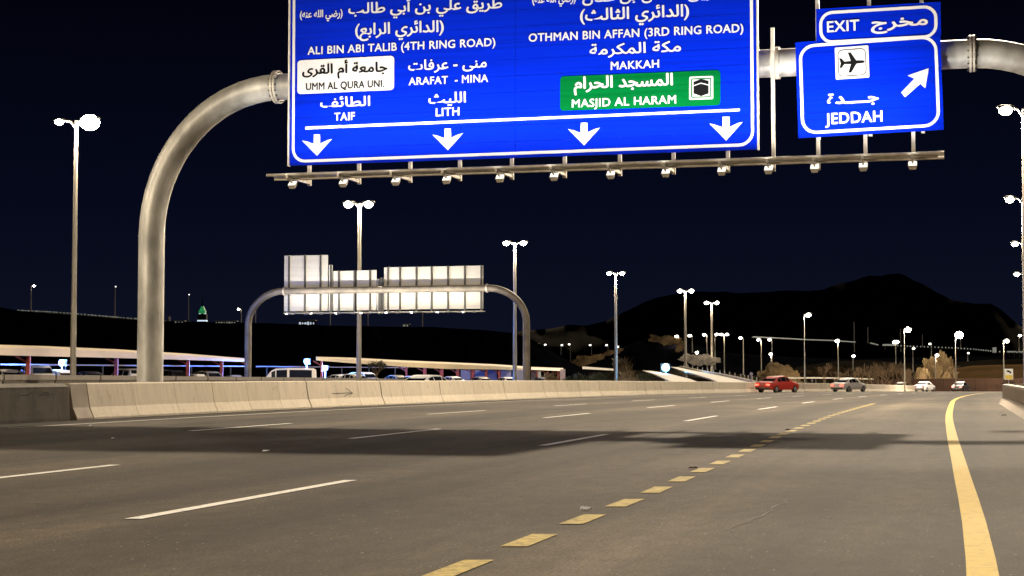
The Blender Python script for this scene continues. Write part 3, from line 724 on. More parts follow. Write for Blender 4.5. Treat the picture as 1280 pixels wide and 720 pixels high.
# ------------------------------------------------------------------ street lamps
LAMP_COL = (1.0, .84, .62); POWER = 2.0
def street_lamp(label, loc, H, heads, glow='lamp_glow', size=.30, prad=.14, power=0, group=None, ax=1.0, name='street_lamp', foot=0):
    """heads: list of signed arm lengths (metres) along the world x axis, rotated with the post"""
    t = thing(name, label, 'street lamp', loc, 0, group)
    part('pole', MB().tube([(0, 0, foot), (0, 0, H * .35), (0, 0, H * .36), (0, 0, H)], [prad, prad * .85, prad * .8, prad * .55], 12), M['pole'], t, True)
    if size > .18: part('base_plate', MB().box((0, 0, foot + .05), (prad * 4, prad * 4, .1)), M['dark_steel'], t)
    for a in heads:
        hs = size; hg = glow
        if isinstance(a, tuple): a, hs, hg = a
        sg = 1 if a > 0 else -1; k = hs / .30
        part('arm', MB().tube([(0, 0, H - .45), (a * .35, 0, H - .05), (a * .8, 0, H + .02), (a, 0, H + .02)], prad * .38, 8), M['pole'], t, True)
        hd = MB().sphere((a + sg * .1 * k, 0, H + .06 * k), (.42 * min(k, 1.5), .20 * min(k, 1.5), .12 * min(k, 1.5)), 12, 6)
        ho = part('lamp_head', hd, M['dark_steel'], t, True)
        ln = MB().sphere((a + sg * .10 * k, 0, H - .05 * k), (.29 * k, .25 * k, .23 * k), 14, 8)
        part('lens', ln, M[hg], ho, True)
        if power:
            light('POINT', ho, (a + sg * .14 * k, 0, H - .36 * k), power * POWER, LAMP_COL, .22)
    return t
LROW = 'tall double headed lamp posts in the row left of the road'
spec = [(95.5, 151, 96, [(-.92, .26, 'lamp_glow'), .60], 'lamp_glow_strong', .60, 'tall lamp post left of the near gantry post, with the brightest head of its row'),
        (449.5, 254, 143.4, [-.85, .65], 'lamp_glow', .42, 'double headed lamp post standing behind the far gantry boards'),
        (643.5, 303, 187, [-.85, .85], 'lamp_glow', .38, 'double headed lamp post just left of the right foot of the far gantry'),
        (769.5, 341, 244.6, [-.85, .85], 'lamp_glow', .38, 'double headed lamp post midway between the far gantry and the flyover'),
        (856.5, 363, 300.4, [-.85, .95], 'lamp_glow', .46, 'double headed lamp post standing beside the pale ramp, left of a pair'),
        (889.5, 378, 348.9, [-.95, .95], 'lamp_glow', .46, 'double headed lamp post standing beside the pale ramp, right of a pair')]
for px, py, Y, hd, gl, sz, lab in spec:
    p = at(px, py, Y); g0 = gz(Y) - .5
    street_lamp(lab, (p.x, Y, g0), p.z - g0, hd, gl, sz, .19 if Y < 100 else .17 + Y * .0005, 3000 if Y < 250 else 2000, LROW)
RROW = 'single headed lamp posts along the right edge'
for px, py, Y, lab in ((1278.5, 136, 92, 'nearest lamp post at the right picture edge, its head highest of the stacked heads'),
                       (1278, 248, 139.4, 'second lamp post at the right picture edge, its head below the highest one'),
                       (1279, 304, 188, 'third lamp post at the right picture edge, head in the middle of the stacked column'),
                       (1279.5, 342, 236, 'fourth lamp post at the right picture edge, smallest and lowest of the stacked heads')):
    p = at(px, py, Y); g0 = gz(Y)
    street_lamp(lab, (p.x, Y, g0), p.z - g0, [-.85 if Y < 100 else -(px - {139.4: 1264, 188: 1270, 236: 1272}[Y]) / F * Y], 'lamp_glow', .40, .17, 5200, RROW)
# lamp posts of the same rows that stand beside and behind the camera, outside the frame
for X, Y, pw_, lab in ((18.8, 60, 12000, 'lamp post beside the road at the near gantry, just outside the right of the picture'), (2.6, -4, 1800, 'lamp post standing beside the camera at the right road edge')):
    street_lamp(lab, (X + .9, Y, 0), 16, [-.85], 'lamp_glow', .42, .17, pw_, RROW)
for X, Y, pw_, lab in ((-39, 48, 3500, 'lamp post of the left row just outside the left picture edge'), (-53, 0, 20000, 'lamp post of the left row level with the camera, outside the picture')):
    street_lamp(lab, (X, Y, -.4), 16.4, [-.85, .85], 'lamp_glow', .42, .17, pw_, LROW)

# ------------------------------------------------------------------ mid-distance lamps (right half)
def px_lamp(px, pyt, pyb, Y, head_dx, label, glow='lamp_glow', size_px=6, power=0, group=None, dbl=False):
    top = at(px, pyt, Y); bot = at(px, pyb, Y); H = top.z - bot.z
    k = size_px / F * Y / 1.1 * .30 / .30
    arm = head_dx / F * Y
    hd = [arm] + ([-arm] if dbl else [])
    return street_lamp(label, (bot.x, Y, bot.z), H, hd, glow, size_px / F * Y * .45, max(.06, 1.3 / F * Y * .5 * 1.3), power, group)
MID = 'street lamps along the ramps beyond the road'
px_lamp(1006, 393, 486, 250, 4, 'lamp post behind the red car, taller than the small lamps around it', size_px=8, power=2500, group=MID)
px_lamp(1131, 411.5, 489, 240, 3.5, 'bright lamp post rising behind the bare trees', 'lamp_glow_strong', 9, 2600, MID)
px_lamp(1195, 418, 487, 230, 3, 'dazzling lamp post in front of the lit rock mound, brightest on the right side', 'lamp_glow_strong', 12, 2400, MID)
px_lamp(1255, 425.5, 474, 262, 3, 'lamp post left of the yellow and white board on the right side', 'lamp_glow', 7, 1800, MID)
px_lamp(1048, 425.5, 474, 300, -.1, 'lamp post with a flat head at the end of the lit bridge line', 'lamp_glow', 6, 900, MID)
px_lamp(1066.5, 444.5, 474, 330, .1, 'short lamp post between the bridge line end and the bare trees', 'lamp_glow', 4.5, 0, MID)
px_lamp(1120, 427, 462, 330, .6, 'wide headed lamp on the left of the bright post by the bare trees', 'lamp_glow', 6, 0, MID, True)
px_lamp(1141.5, 435, 472, 340, .3, 'dim lamp post just right of the bright post by the bare trees', 'lamp_glow_dim', 4.5, 0, MID)
px_lamp(1164.5, 429.5, 456, 350, -1.2, 'dim lamp post above the left shoulder of the lit rock mound', 'lamp_glow_dim', 4, 0, MID)
px_lamp(1201, 420, 437, 400, .2, 'thin dim lamp post behind the dazzling lamp', 'lamp_glow_dim', 3, 0, MID)
px_lamp(1274, 419, 441, 380, .6, 'small lamp post between the board and the right picture edge', 'lamp_glow', 4.5, 0, MID)
px_lamp(1209.8, 441, 452, 330, .2, 'short pale post on the slope right of the lit rock mound', 'lamp_glow_dim', 3.5, 0, MID)
px_lamp(1169.7, 443.5, 474, 292, 1.0, 'low lamp shining on the top of the lit rock mound', 'lamp_glow', 5, 900, MID)
SM = [(671, 430, 446, 560, .8), (680, 430.5, 446, 560, 1), (701, 431, 444, 560, .8), (713, 430, 452, 560, -1), (739.5, 431, 460, 560, -1.2), (760, 431, 460, 560, -1.2),
      (774, 433, 461, 540, -1.2), (784.5, 434, 463, 520, -1.2), (795, 433.5, 464, 500, -1.4), (807, 431.5, 464, 480, -1.4), (819.5, 427.5, 458, 460, -1.2), (832.5, 422.5, 457, 460, -1.2),
      (848.5, 420, 452, 440, -2), (865.5, 419, 441, 440, -2.6), (884, 418, 462, 400, -3), (894, 417.5, 462, 400, 1.4), (905.5, 417.5, 465, 380, 3), (929.5, 422, 473, 360, -3), (952, 424, 475, 350, -3),
      (965.5, 424, 478, 340, -2.6)]
words = ['first', 'second', 'third', 'fourth', 'fifth', 'sixth', 'seventh', 'eighth', 'ninth', 'tenth']
for i, (px, yt, yb, Y, dx) in enumerate(SM):
    lab = ('small far lamp on the dark slope, %s counting from the far gantry' % words[i]) if i < 10 else \
          ('small lamp by the pale ramp, %s counting back from the red car' % words[19 - i])
    px_lamp(px, yt, yb, Y, dx, lab, 'lamp_glow_dim' if i < 9 else 'lamp_glow', 3.4 if i < 10 else 4.4, 500 if i in (10, 12, 14, 16, 18) else 0, 'small far lamps on the slope beyond the road', dbl=(i == 16))
px_lamp(964.5, 442, 474, 300, -.2, 'low bright lamp shining on the rocks behind the red car', 'lamp_glow', 4.5, 900, MID)
px_lamp(870.5, 440, 452, 345, .1, 'tiny lamp just above the pale rock face', 'lamp_glow', 4.5, 1200, MID)
for px, yt, yb, d, lab in ((38.5, 357, 389, 3, 'far single lamp post above the lit bridge on the left hill'), (143.5, 358, 395, 0.3, 'faint far lamp between the left lamp post and the gantry post'),
                        (235.5, 368, 402, .3, 'faint far lamp left of the green lit tower'), (301.5, 386, 406, -3, 'small far lamp by the left foot of the far gantry')):
    px_lamp(px, yt, yb, 440, d, lab, 'lamp_glow' if px in (38.5, 301.5) else 'lamp_glow_dim', 3.6 if px in (38.5, 301.5) else 2, 0, 'far lamps on the left hill')
for px in (412.8, 460, 528.2, 319.5):
    p = at(px, 391 if px > 400 else 384, 440); b = at(px, 409, 440)
    t = thing('pole', {412.8: 'thin bare pole under the tallest board of the far gantry', 460: 'thin bare pole under the bright middle board of the far gantry', 528.2: 'thin bare pole under the widest board of the far gantry', 319.5: 'thin bare pole inside the left bend of the far gantry'}[px], 'pole', (b.x, 440, b.z - 1))
    part('shaft', MB().tube([(0, 0, 0), (0, 0, p.z - b.z + 1)], .12, 8), M['bright_steel'], t)
for px, yt, yb in ((1068, 402, 440), (1085, 409, 428), (1126, 411, 440), (1153, 418, 434)):
    p = at(px, yt, 420); b = at(px, yb, 420)
    t = thing('pole', {1068: 'faint tall thin mast against the dark mountain', 1085: 'faint short mast right of the tallest one against the mountain', 1126: 'faint mast just left of the bright lamp by the bare trees', 1153: 'faint mast right of the bright lamp by the bare trees'}[px], 'mast', (b.x, 420, b.z))
    part('shaft', MB().tube([(0, 0, 0), (0, 0, p.z - b.z)], .12, 6), M['pole'], t)

# blue-white floodlights ------------------------------------------------
def flood(label, px, py, yb, Y, r, power, col=(.20, .50, 1.0)):
    p = at(px, py, Y); b = at(px, yb, Y)
    t = thing('floodlight', label, 'floodlight', (p.x, Y, b.z))
    H = p.z - b.z
    part('post', MB().tube([(0, 0, 0), (0, 0, H - .2)], .07, 8), M['pole'], t)
    part('housing', MB().box((0, .14 + r * .8, H), (r * 2.2, .18, r * 2)), M['dark_steel'], t)
    part('lens', MB().sphere((0, 0, H), (r, r * .8, r), 14, 8), M['blue_glow'], t, True)
    light('POINT', t, (0, -r - .5, H), power, col, .3)
flood('blue white floodlight under the long canopy left of the tall lamp pole', 77.5, 453.5, 478, 128, .25, 9000, (.08, .25, 1.0))
flood('larger blue floodlight above the white van', 383.5, 452, 478, 185, .32, 18000, (.05, .2, 1.0))
flood('smaller blue floodlight right of the white van', 406.5, 460, 478, 175, .26, 7000, (.1, .3, 1.0))
flood('big cyan white floodlight at the foot of the ramp', 832, 459.5, 478, 240, .62, 3000, (.10, .45, 1.0))

# ------------------------------------------------------------------ hills and mountain
def ridge(name, line, Yr, depth, m, label, jag=1.0, base=-2.0, sub=4, back=None):
    P = []
    for (x0, y0), (x1, y1) in zip(line, line[1:]):
        n = max(2, int(abs(x1 - x0) / sub))
        for i in range(n): P.append((x0 + (x1 - x0) * i / n, y0 + (y1 - y0) * i / n))
    P.append(line[-1]); rows = 9; s = MB(); n = len(P)
    for k in range(rows + 4):
        for i, (px, py) in enumerate(P):
            top = at(px, py, Yr)
            if k <= rows:
                f = k / rows; Y = Yr - depth * (1 - f); z = base + (top.z - base) * f ** .9
                j = noise.fractal(Vector((px * .035, f * 2.3, 3)), 1, 2, 5) * (top.z - base) * .06 * jag
                z += j * (1.0 if k < rows else .35) * min(1, f * 4)
                Y += noise.noise(Vector((px * .05, f * 3, 9))) * depth * .12 * (1 if 0 < k < rows else 0)
            else:
                f = (k - rows) / 3; Y = Yr + (back or depth * 2) * f; z = top.z + (base - top.z) * f
            s.v.append((top.x * (Y / Yr if k <= rows else 1), Y, z))
    for k in range(rows + 3):
        for i in range(n - 1): a = k * n + i; s.f.append((a, a + 1, a + n + 1, a + n))
    return struct(link(name, s.mesh(name, m, True)), label)
ridge('mountain', [(560, 440), (600, 425), (650, 414), (688, 411), (712, 406), (735, 407), (760, 400), (785, 388), (805, 378), (825, 371), (850, 366), (880, 364), (920, 366), (960, 365), (985, 363), (1010, 364),
                   (1030, 361), (1050, 355), (1068, 350), (1085, 345), (1100, 345), (1112, 342), (1122, 341), (1132, 344), (1142, 351), (1155, 356), (1175, 367), (1190, 375), (1215, 379), (1238, 380), (1250, 386),
                   (1262, 396), (1275, 408), (1300, 415), (1360, 425), (1500, 430), (1700, 440)], 2600, 150, M['mountain'], 'dark mountain range behind the road', .6, 2)
ridge('hill', [(-300, 380), (-80, 383), (0, 384), (25, 389), (90, 394), (170, 400), (230, 402), (300, 403), (360, 405), (410, 407), (480, 408), (540, 409), (600, 412), (640, 416), (665, 424), (690, 440), (712, 452), (735, 461), (760, 466)],
      430, 22, M['hill'], 'low dark hill behind the parked cars', .35, -2)
ridge('hill', [(735, 466), (790, 463), (850, 462), (905, 466), (940, 470), (975, 466), (1000, 458), (1040, 452), (1080, 450), (1120, 452), (1150, 456), (1190, 453), (1230, 450), (1290, 448), (1400, 448), (1600, 450)],
      352, 40, M['earth'], 'dark earth bank beyond the curve of the road', .5, -3)
ridge('hill', [(700, 462), (712, 452), (740, 449), (765, 440), (800, 426), (830, 418), (850, 422), (870, 432), (900, 440), (950, 444), (1000, 447), (1060, 449), (1140, 447), (1200, 446), (1300, 445)], 448, 30, M['hill'], 'dark rocky hill shoulder behind the small lamps', .3, -2)
# tan slope above the wall
ridge('slope', [(1165, 468), (1190, 461), (1215, 457), (1250, 456), (1300, 455), (1400, 456)], 318, 30, M['tan_earth'], 'tan lit earth slope above the brown wall', .3, -2)
# left hill bridge line
lb = thing('bridge', 'far elevated road with a pale lit parapet on the left hill', 'bridge', at(100, 394, 433))
lp = [(25, 388.2), (60, 389.8), (95, 392.2), (130, 395.2), (165, 398.2), (208, 400.5)]
for (x0, y0), (x1, y1) in zip(lp, lp[1:]):
    a = at(x0, y0, 433) - lb.location; b = at(x1, y1, 433) - lb.location
    part('deck', MB().beam(a - Vector((0, 0, .25)), b - Vector((0, 0, .25)), 5, .22), M['rear_concrete'], lb)
    s = MB()
    for k in range(8):
        u = a.lerp(b, k / 8); v = a.lerp(b, (k + random.uniform(.5, .95)) / 8); s.beam(u + Vector((0, -2.6, .0)), v + Vector((0, -2.6, 0)), .1, random.uniform(.15, .3))
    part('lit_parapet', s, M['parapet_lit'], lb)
for px in (80.5, 144, 211.5):
    a = at(px, 393 if px < 100 else 397, 431) - lb.location
    part('pier', MB().box((a.x, a.y, a.z - .7), (.5, .5, 2.0)), M['right_concrete'], lb)
# bridge line on the right
bl = thing('bridge', 'thin lit bridge line crossing the dark slope on the right', 'bridge', at(1016, 425, 395))
for pts in ([(940, 421.5), (964, 422.6), (1010, 425), (1040, 426)], [(1040, 426), (1068, 428)], [(1086, 429), (1096, 431.5)]):
    for (x0, y0), (x1, y1) in zip(pts, pts[1:]):
        a = at(x0, y0, 395) - bl.location; b = at(x1, y1, 395) - bl.location
        part('deck', MB().beam(a, b, 3, .25), M['rear_concrete'], bl)
        part('lit_parapet', MB().beam(a + Vector((0, -1.6, .05)), b + Vector((0, -1.6, .05)), .08, .22), M['parapet_lit'], bl)
br = thing('bridge', 'far lit parapet with short posts above the lit rock mound', 'bridge', at(1180, 433, 385))
pts = [(1105, 431.5), (1140, 433), (1180, 434.5), (1215, 436.5), (1242, 439.5), (1290, 441)]
for (x0, y0), (x1, y1) in zip(pts, pts[1:]):
    a = at(x0, y0, 385) - br.location; b = at(x1, y1, 385) - br.location
    part('deck', MB().beam(a - Vector((0, 0, .3)), b - Vector((0, 0, .3)), 3, .25), M['earth'], br)
    s = MB(); n = 9
    for k in range(n):
        u = a.lerp(b, k / n); s.box((u.x, u.y - 1.5, u.z), (.25, .12, .30))
    part('parapet_post', s, M['parapet_lit'], br)['kind'] = 'stuff'
for px, py, w_, h_, lab in ((1112, 431.2, 16, 2.0, 'flat lit shelter roof on the dark slope, left'), (1264.5, 439.6, 9, 1.6, 'small lit roof left of the edge lamp'), (1277, 439.8, 7, 1.6, 'small lit roof at the right edge'), (1243, 437.5, 2.5, 6.5, 'small pale upright box on the bridge end')):
    p = at(px, py, 380); k = 380 / F
    t = thing('shelter', lab, 'shelter', (p.x, 380, p.z - h_ * k / 2 - (0 if h_ > 4 else .8)))
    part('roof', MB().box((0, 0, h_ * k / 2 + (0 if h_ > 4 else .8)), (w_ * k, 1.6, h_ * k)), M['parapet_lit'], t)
    part('leg', MB().box((-w_ * k * .35, 0, .2), (.12, .12, .9)), M['dark_steel'], t); part('leg', MB().box((w_ * k * .35, 0, .2), (.12, .12, .9)), M['dark_steel'], t)
# distant floodlit tower
p = at(253, 402, 1900); k = 1900 / F
tw = thing('tower', 'far slender tower lit white below and green above on the left horizon', 'tower', (p.x, 1900, p.z - 6))
part('base', MB().box((0, 0, 6 + k * 1.5), (k * 11, k * 8, k * 3 + 12)), M['dark_steel'], tw)
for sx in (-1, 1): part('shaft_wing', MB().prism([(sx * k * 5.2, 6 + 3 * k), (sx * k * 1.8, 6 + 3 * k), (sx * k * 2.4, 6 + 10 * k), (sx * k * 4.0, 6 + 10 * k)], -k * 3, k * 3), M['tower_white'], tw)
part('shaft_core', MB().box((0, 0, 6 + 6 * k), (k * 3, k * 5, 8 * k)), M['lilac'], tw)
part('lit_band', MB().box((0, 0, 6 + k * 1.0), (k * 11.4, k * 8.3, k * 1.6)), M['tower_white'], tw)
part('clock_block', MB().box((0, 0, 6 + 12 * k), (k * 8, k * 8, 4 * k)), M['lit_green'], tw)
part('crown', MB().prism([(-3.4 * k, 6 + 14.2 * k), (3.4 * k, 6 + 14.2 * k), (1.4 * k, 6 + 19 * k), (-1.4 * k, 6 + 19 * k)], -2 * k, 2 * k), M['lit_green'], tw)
part('spire', MB().tube([(0, 0, 6 + 19 * k), (0, 0, 6 + 32 * k)], [.9 * k, .15 * k], 8), M['dark_steel'], tw)
# small lit buildings on the left hill crest
for px, py, w_, h_, lab in ((385, 404.5, 20, 7, 'small white lit building on the hill crest under the far gantry'), (284, 403.5, 26, 3, 'low pale roofs on the crest left of the far gantry'), (508, 407.3, 8, 3, 'tiny lit kiosk on the crest under the widest board'), (226, 403, 12, 2.4, 'low pale roof between the gantry post and the tower')):
    p = at(px, py, 428); k = 428 / F
    t = thing('building', lab, 'building', (p.x, 427, p.z - h_ * k / 2))
    w2, h2_ = w_ * k, h_ * k
    part('wall', MB().box((0, 0, h2_ / 2 - .3), (w2, 3, h2_ + .6)), M['hill'], t)
    part('roof', MB().box((0, 0, h2_ + .08), (w2 + .3, 3.3, .16)), M['rear_concrete'], t)
    n = max(2, int(w_ / 3.2))
    for i in range(n):
        part('lit_window', MB().box((-w2 / 2 + w2 * (i + .5) / n, -1.53, h2_ * .5), (w2 / n * random.choice((.45, .8)), .05, h2_ * random.uniform(.3, .8))), M['kiosk_lit' if px == 385 else 'parapet_lit'], t)

# ------------------------------------------------------------------ brown wall, ramp road, rocks
bw = thing('retaining_wall', 'dark brown retaining wall beyond the curve of the road on the right', 'wall', (0, 0, 0))
wl = [(1090, 486.5, 474.5, 268), (1128, 488, 474, 268), (1166, 488.5, 473.2, 268), (1206, 488.5, 473, 268), (1246, 488.5, 473, 266), (1300, 488.5, 472.5, 262), (1380, 489, 472, 258)]
for (x0, b0, t0, Y0), (x1, b1, t1, Y1) in zip(wl, wl[1:]):
    n = 3
    for i in range(n):
        u, v = i / n, (i + 1) / n - .01
        L_ = lambda p, q, f: p + (q - p) * f
        A_ = at(L_(x0, x1, u), L_(t0, t1, u), L_(Y0, Y1, u)); B_ = at(L_(x0, x1, v), L_(t0, t1, v), L_(Y0, Y1, v))
        hgt = A_.z - gz(268) + .3
        part('wall_panel', MB().beam(A_ - Vector((0, 0, hgt / 2)), B_ - Vector((0, 0, hgt / 2)), .3, hgt), M['brown_wall'], bw)
rl = thing('guard_rail', 'thin pale guard rail line on the bank behind the red car', 'guard rail', (0, 0, 0))
for (x0, y0), (x1, y1) in zip([(985, 472.5), (1020, 472.3), (1055, 472.8)], [(1020, 472.3), (1055, 472.8), (1092, 473.8)]):
    a = at(x0, y0, 262); b = at(x1, y1, 262)
    part('rail', MB().beam(a, b, .08, .24), M['bright_steel'], rl)
    for f in (0, .33, .66): c = a.lerp(b, f); part('rail_post', MB().box((c.x, c.y + .1, c.z - .7), (.12, .12, 1.3)), M['dark_steel'], rl)

def px_strip(name, rows, m, label, thick=.15):
    s = MB()
    for (xl, yl, xr, yr, Y) in rows:
        a = at(xl, yl, Y); b = at(xr, yr, Y); s.v += [tuple(a), tuple(b), (b.x, b.y, b.z - thick), (a.x, a.y, a.z - thick)]
    for i in range(len(rows) - 1):
        for k in range(4): k2 = (k + 1) % 4; s.f.append((4 * i + k, 4 * i + k2, 4 * i + 4 + k2, 4 * i + 4 + k))
    return struct(link(name, s.mesh(name, m, False)), label)
M['ramp'] = mat('ramp_concrete', (.30, .265, .21), .8, 0, .15, .6)
px_strip('ramp_road', [(905, 480, 946, 479.5, 165), (888, 473.5, 926, 474.8, 185), (868, 467.5, 900, 469.2, 215), (850, 462.5, 872, 464.0, 255), (838, 458.5, 850, 459.3, 300)], M['ramp'], 'pale concrete ramp road climbing left beyond the barrier')
px_strip('ramp_road', [(845, 480, 880, 480, 170), (828, 472, 862, 473.5, 195), (815, 466.5, 838, 467.5, 230), (803, 463, 815, 463.6, 275)], M['ramp'], 'narrow lower pale road left of the ramp')
px_strip('far_road', [(728, 461.2, 768, 463.2, 300), (728, 458.0, 768, 461.0, 330)], M['ramp'], 'short pale stretch of far road on the dark bank')
rp_ = thing('ramp_parapet', 'low parapet with small posts along the right edge of the pale ramp', 'parapet', (0, 0, 0))
PP = [(946, 478.2, 165), (926, 473.4, 185), (900, 467.9, 215), (872, 462.9, 255), (850, 458.2, 300)]
for (x0, y0, Y0), (x1, y1, Y1) in zip(PP, PP[1:]):
    a = at(x0, y0, Y0); b = at(x1, y1, Y1)
    part('parapet_wall', MB().beam(a - Vector((0, 0, .1)), b - Vector((0, 0, .1)), .2, .45), M['right_concrete'], rp_)
    for k in range(4):
        c = a.lerp(b, k / 4); part('parapet_post', MB().box((c.x, c.y, c.z + .3), (.12, .12, .5)), M['pole'], rp_)

def rock(label, px, py, w_, h_, Y, m, seed, name='rock_outcrop', cat='rock', flat=False, tilt=0):
    me = bpy.data.meshes.new('rock'); bm = bmesh.new(); bmesh.ops.create_icosphere(bm, subdivisions=5, radius=1)
    k = Y / F; sx, sz = w_ * k / 2, h_ * k
    for v in bm.verts:
        d = v.co.copy(); n1 = noise.fractal(d * 1.5 + Vector((seed * 7, 0, 0)), 1, 2, 6); n2 = abs(noise.noise(d * 3.4 + Vector((0, seed * 3, 0))))
        r_ = 1 + .30 * n1 - .24 * n2 + .10 * noise.cell(d * 3.6 + Vector((seed, seed, 0))) + .07 * noise.noise(d * 13) - .22 * abs(noise.noise(Vector((d.x * 8, d.y * 8, d.z * 2.5)) + Vector((seed, 2, 0))))
        v.co = Vector((d.x * r_ * sx, d.y * r_ * sx * (.4 if not flat else .25), (max(-.3, d.z) if not flat else d.z * (1 + .8 * n1)) * r_ * sz))
    bm.to_mesh(me); bm.free(); me.materials.append(m); me.polygons.foreach_set('use_smooth', [False] * len(me.polygons))
    p = at(px, py, Y); t = link(name, me, None, (p.x, Y, p.z)); t.rotation_euler = (0, -tilt, 0); tag(t, label, cat, 'rocks on the banks beyond the road'); return t
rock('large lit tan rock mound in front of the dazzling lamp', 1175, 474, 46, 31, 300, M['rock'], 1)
rock('smaller lower rock left of the large lit mound', 1152, 475, 22, 16, 296, M['rock'], 8)
rock('brown rock bank among the bare trees', 1106, 486, 54, 26, 285, M['bank'], 2)
rock('brown rock right behind the bare trees', 1122, 478, 26, 22, 292, M['dim_rock'], 9)
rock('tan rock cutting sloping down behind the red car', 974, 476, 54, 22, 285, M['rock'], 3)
rock('flat brown bank between the red car and the bare trees', 1040, 480, 96, 24, 320, M['bank'], 4)
rock('long tan rock strip on the slope near the far small lamps', 736, 449, 44, 4.2, 420, M['rock'], 5, flat=True, tilt=.17)
rock('thin tan rock sliver continuing the strip upwards', 766, 440, 26, 2.6, 425, M['rock'], 11, flat=True, tilt=.2)
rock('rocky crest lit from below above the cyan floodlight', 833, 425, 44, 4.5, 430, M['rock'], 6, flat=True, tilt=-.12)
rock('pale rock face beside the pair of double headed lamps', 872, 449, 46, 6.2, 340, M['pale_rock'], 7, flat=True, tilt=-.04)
rock('short rock step left of the pale rock face', 851, 433, 10, 6, 428, M['rock'], 12, flat=True, tilt=-.6)

# bare trees and shrubs -------------------------------------------------
def bare_tree(label, px, py, hpx, Y, seed, leafy=False, group='bare roadside trees beyond the road', rad=1.0):
    rnd = random.Random(seed); p = at(px, py, Y); H = hpx / F * Y
    t = thing('tree', label, 'tree', (p.x, Y, p.z), 0, group); tr = MB(); br_ = MB(); lf = MB()
    tr.tube([(0, 0, -.3), (rnd.uniform(-.1, .1), 0, H * .3)], [H * .035 * rad, H * .024 * rad], 7)
    def grow(P, D, L, R, dep):
        Q = P + D * L; br_.tube([P, Q], [R, R * .6], 5, False)
        if dep == 0 or L < H * .04:
            if leafy:
                for _ in range(5):
                    c = Q + Vector((rnd.gauss(0, 1), rnd.gauss(0, 1), rnd.gauss(0, 1))) * H * .05; a = Vector((rnd.gauss(0, 1), rnd.gauss(0, 1), rnd.gauss(0, 1))).normalized() * H * .035; b = a.orthogonal().normalized() * H * .02
                    lf.add([c - a, c + b, c + a, c - b], [(0, 1, 2, 3)])
            return
        for _ in range(rnd.choice((2, 3, 3))):
            d = (D + Vector((rnd.uniform(-.75, .75), rnd.uniform(-.75, .75), rnd.uniform(-.15, .55)))).normalized(); grow(Q, d, L * rnd.uniform(.62, .85), R * .6, dep - 1)
    for _ in range(4):
        d = Vector((rnd.uniform(-.8, .8), rnd.uniform(-.6, .6), 1)).normalized(); grow(Vector((0, 0, H * rnd.uniform(.08, .3))), d, H * .24, H * .016 * rad, 4)
    part('trunk', tr, M['bark'], t); part('branches', br_, M['bark'], t)
    if leafy: part('crown', lf, M['leaf'], t)
for i, (px, py, h, lab) in enumerate(((1083, 488, 32, 'bare thin tree at the left of the clump beyond the road'), (1098, 488, 36, 'bare tree second from the left in the clump beyond the road'), (1112, 488, 40, 'tallest bare tree in the clump beyond the road'),
                                       (1124, 488, 34, 'bare tree just left of the bright lamp post'), (1139, 488, 26, 'low bare tree just right of the bright lamp post'), (1030, 482, 30, 'bare tree behind the gap between the red car and the pale pickup'),
                                       (1062, 484, 26, 'bare shrub tree above the pale car'), (1046, 484, 24, 'low bare tree under the flat headed lamp'), (1074, 487, 34, 'bare tree left of the clump, leaning over the pale wall'),
                                       (1090, 489, 28, 'bushy bare tree between the first two trees of the clump'), (1105, 489, 32, 'bare tree behind the tallest one of the clump'), (1131, 489, 30, 'bare tree at the foot of the bright lamp post'), (1160, 476, 24, 'bare tree at the left foot of the lit rock mound'), (1176, 476, 22, 'bare tree in front of the middle of the lit rock mound'), (1190, 476, 26, 'bare tree at the right foot of the lit rock mound'))):
    bare_tree(lab, px, py, h, 262 - i if px < 1150 else 288, 40 + i)
bare_tree('small dry tree in front of the canopy left of the white streaked car', 471, 474, 24, 118, 91, True, 'shrubs by the car park', 1.4)
def tuft(label, px, py, wpx, hpx, Y, m, seed, n=130):
    rnd = random.Random(seed); p = at(px, py, Y); k = Y / F; s = MB()
    for _ in range(n):
        bx = rnd.gauss(0, wpx * k * .22); by = rnd.gauss(0, wpx * k * .15); h = hpx * k * rnd.uniform(.4, 1) * math.exp(-(bx / (wpx * k * .45)) ** 2); l = rnd.gauss(0, .35) * h
        w_ = .03 + .12 * k
        s.add([(bx - w_, by, 0), (bx + w_, by, 0), (bx + l + w_ * .4, by + rnd.gauss(0, .2) * h, h), (bx + l - w_ * .4, by, h * .95)], [(0, 1, 2, 3)])
    s.sphere((0, 0, -.1), (wpx * k * .28, wpx * k * .2, hpx * k * .45), 10, 6)
    t = link('shrub', s.mesh('shrub', m), None, (p.x, Y, p.z)); tag(t, label, 'shrub', 'shrubs beyond the barrier')
TF = [(689, 478, 22, 14, 150, 'grass_dry', 'dry pale grass tuft right of the canopy end'), (725, 477, 26, 12, 170, 'leaf', 'dark bush right of the dry grass tuft'), (712, 478, 20, 9, 160, 'leaf', 'low dark bush beside the dry grass tuft'), (748, 476, 30, 12, 190, 'leaf', 'dark bush left of the midway lamp pole'),
      (785, 475, 36, 12, 200, 'grass_dry', 'brown bush just right of the midway lamp pole'), (806, 474, 26, 9, 200, 'leaf', 'dark bush left of the cyan floodlight'), (779, 466, 26, 22, 300, 'grass_dry', 'hazy brown shrub behind the small far lamps'),
      (672, 479, 14, 8, 150, 'leaf', 'small dark bush at the canopy end wall'), (978, 482, 30, 9, 230, 'grass_dry', 'dry shrub on the bank behind the red car'), (1262, 488, 20, 14, 120, 'bark', 'dark brown shrub behind the board at the right edge')]
for i, (px, py, w_, h_, Y, m, lab) in enumerate(TF): tuft(lab, px, py, w_, h_, Y, M[m], i + 5)

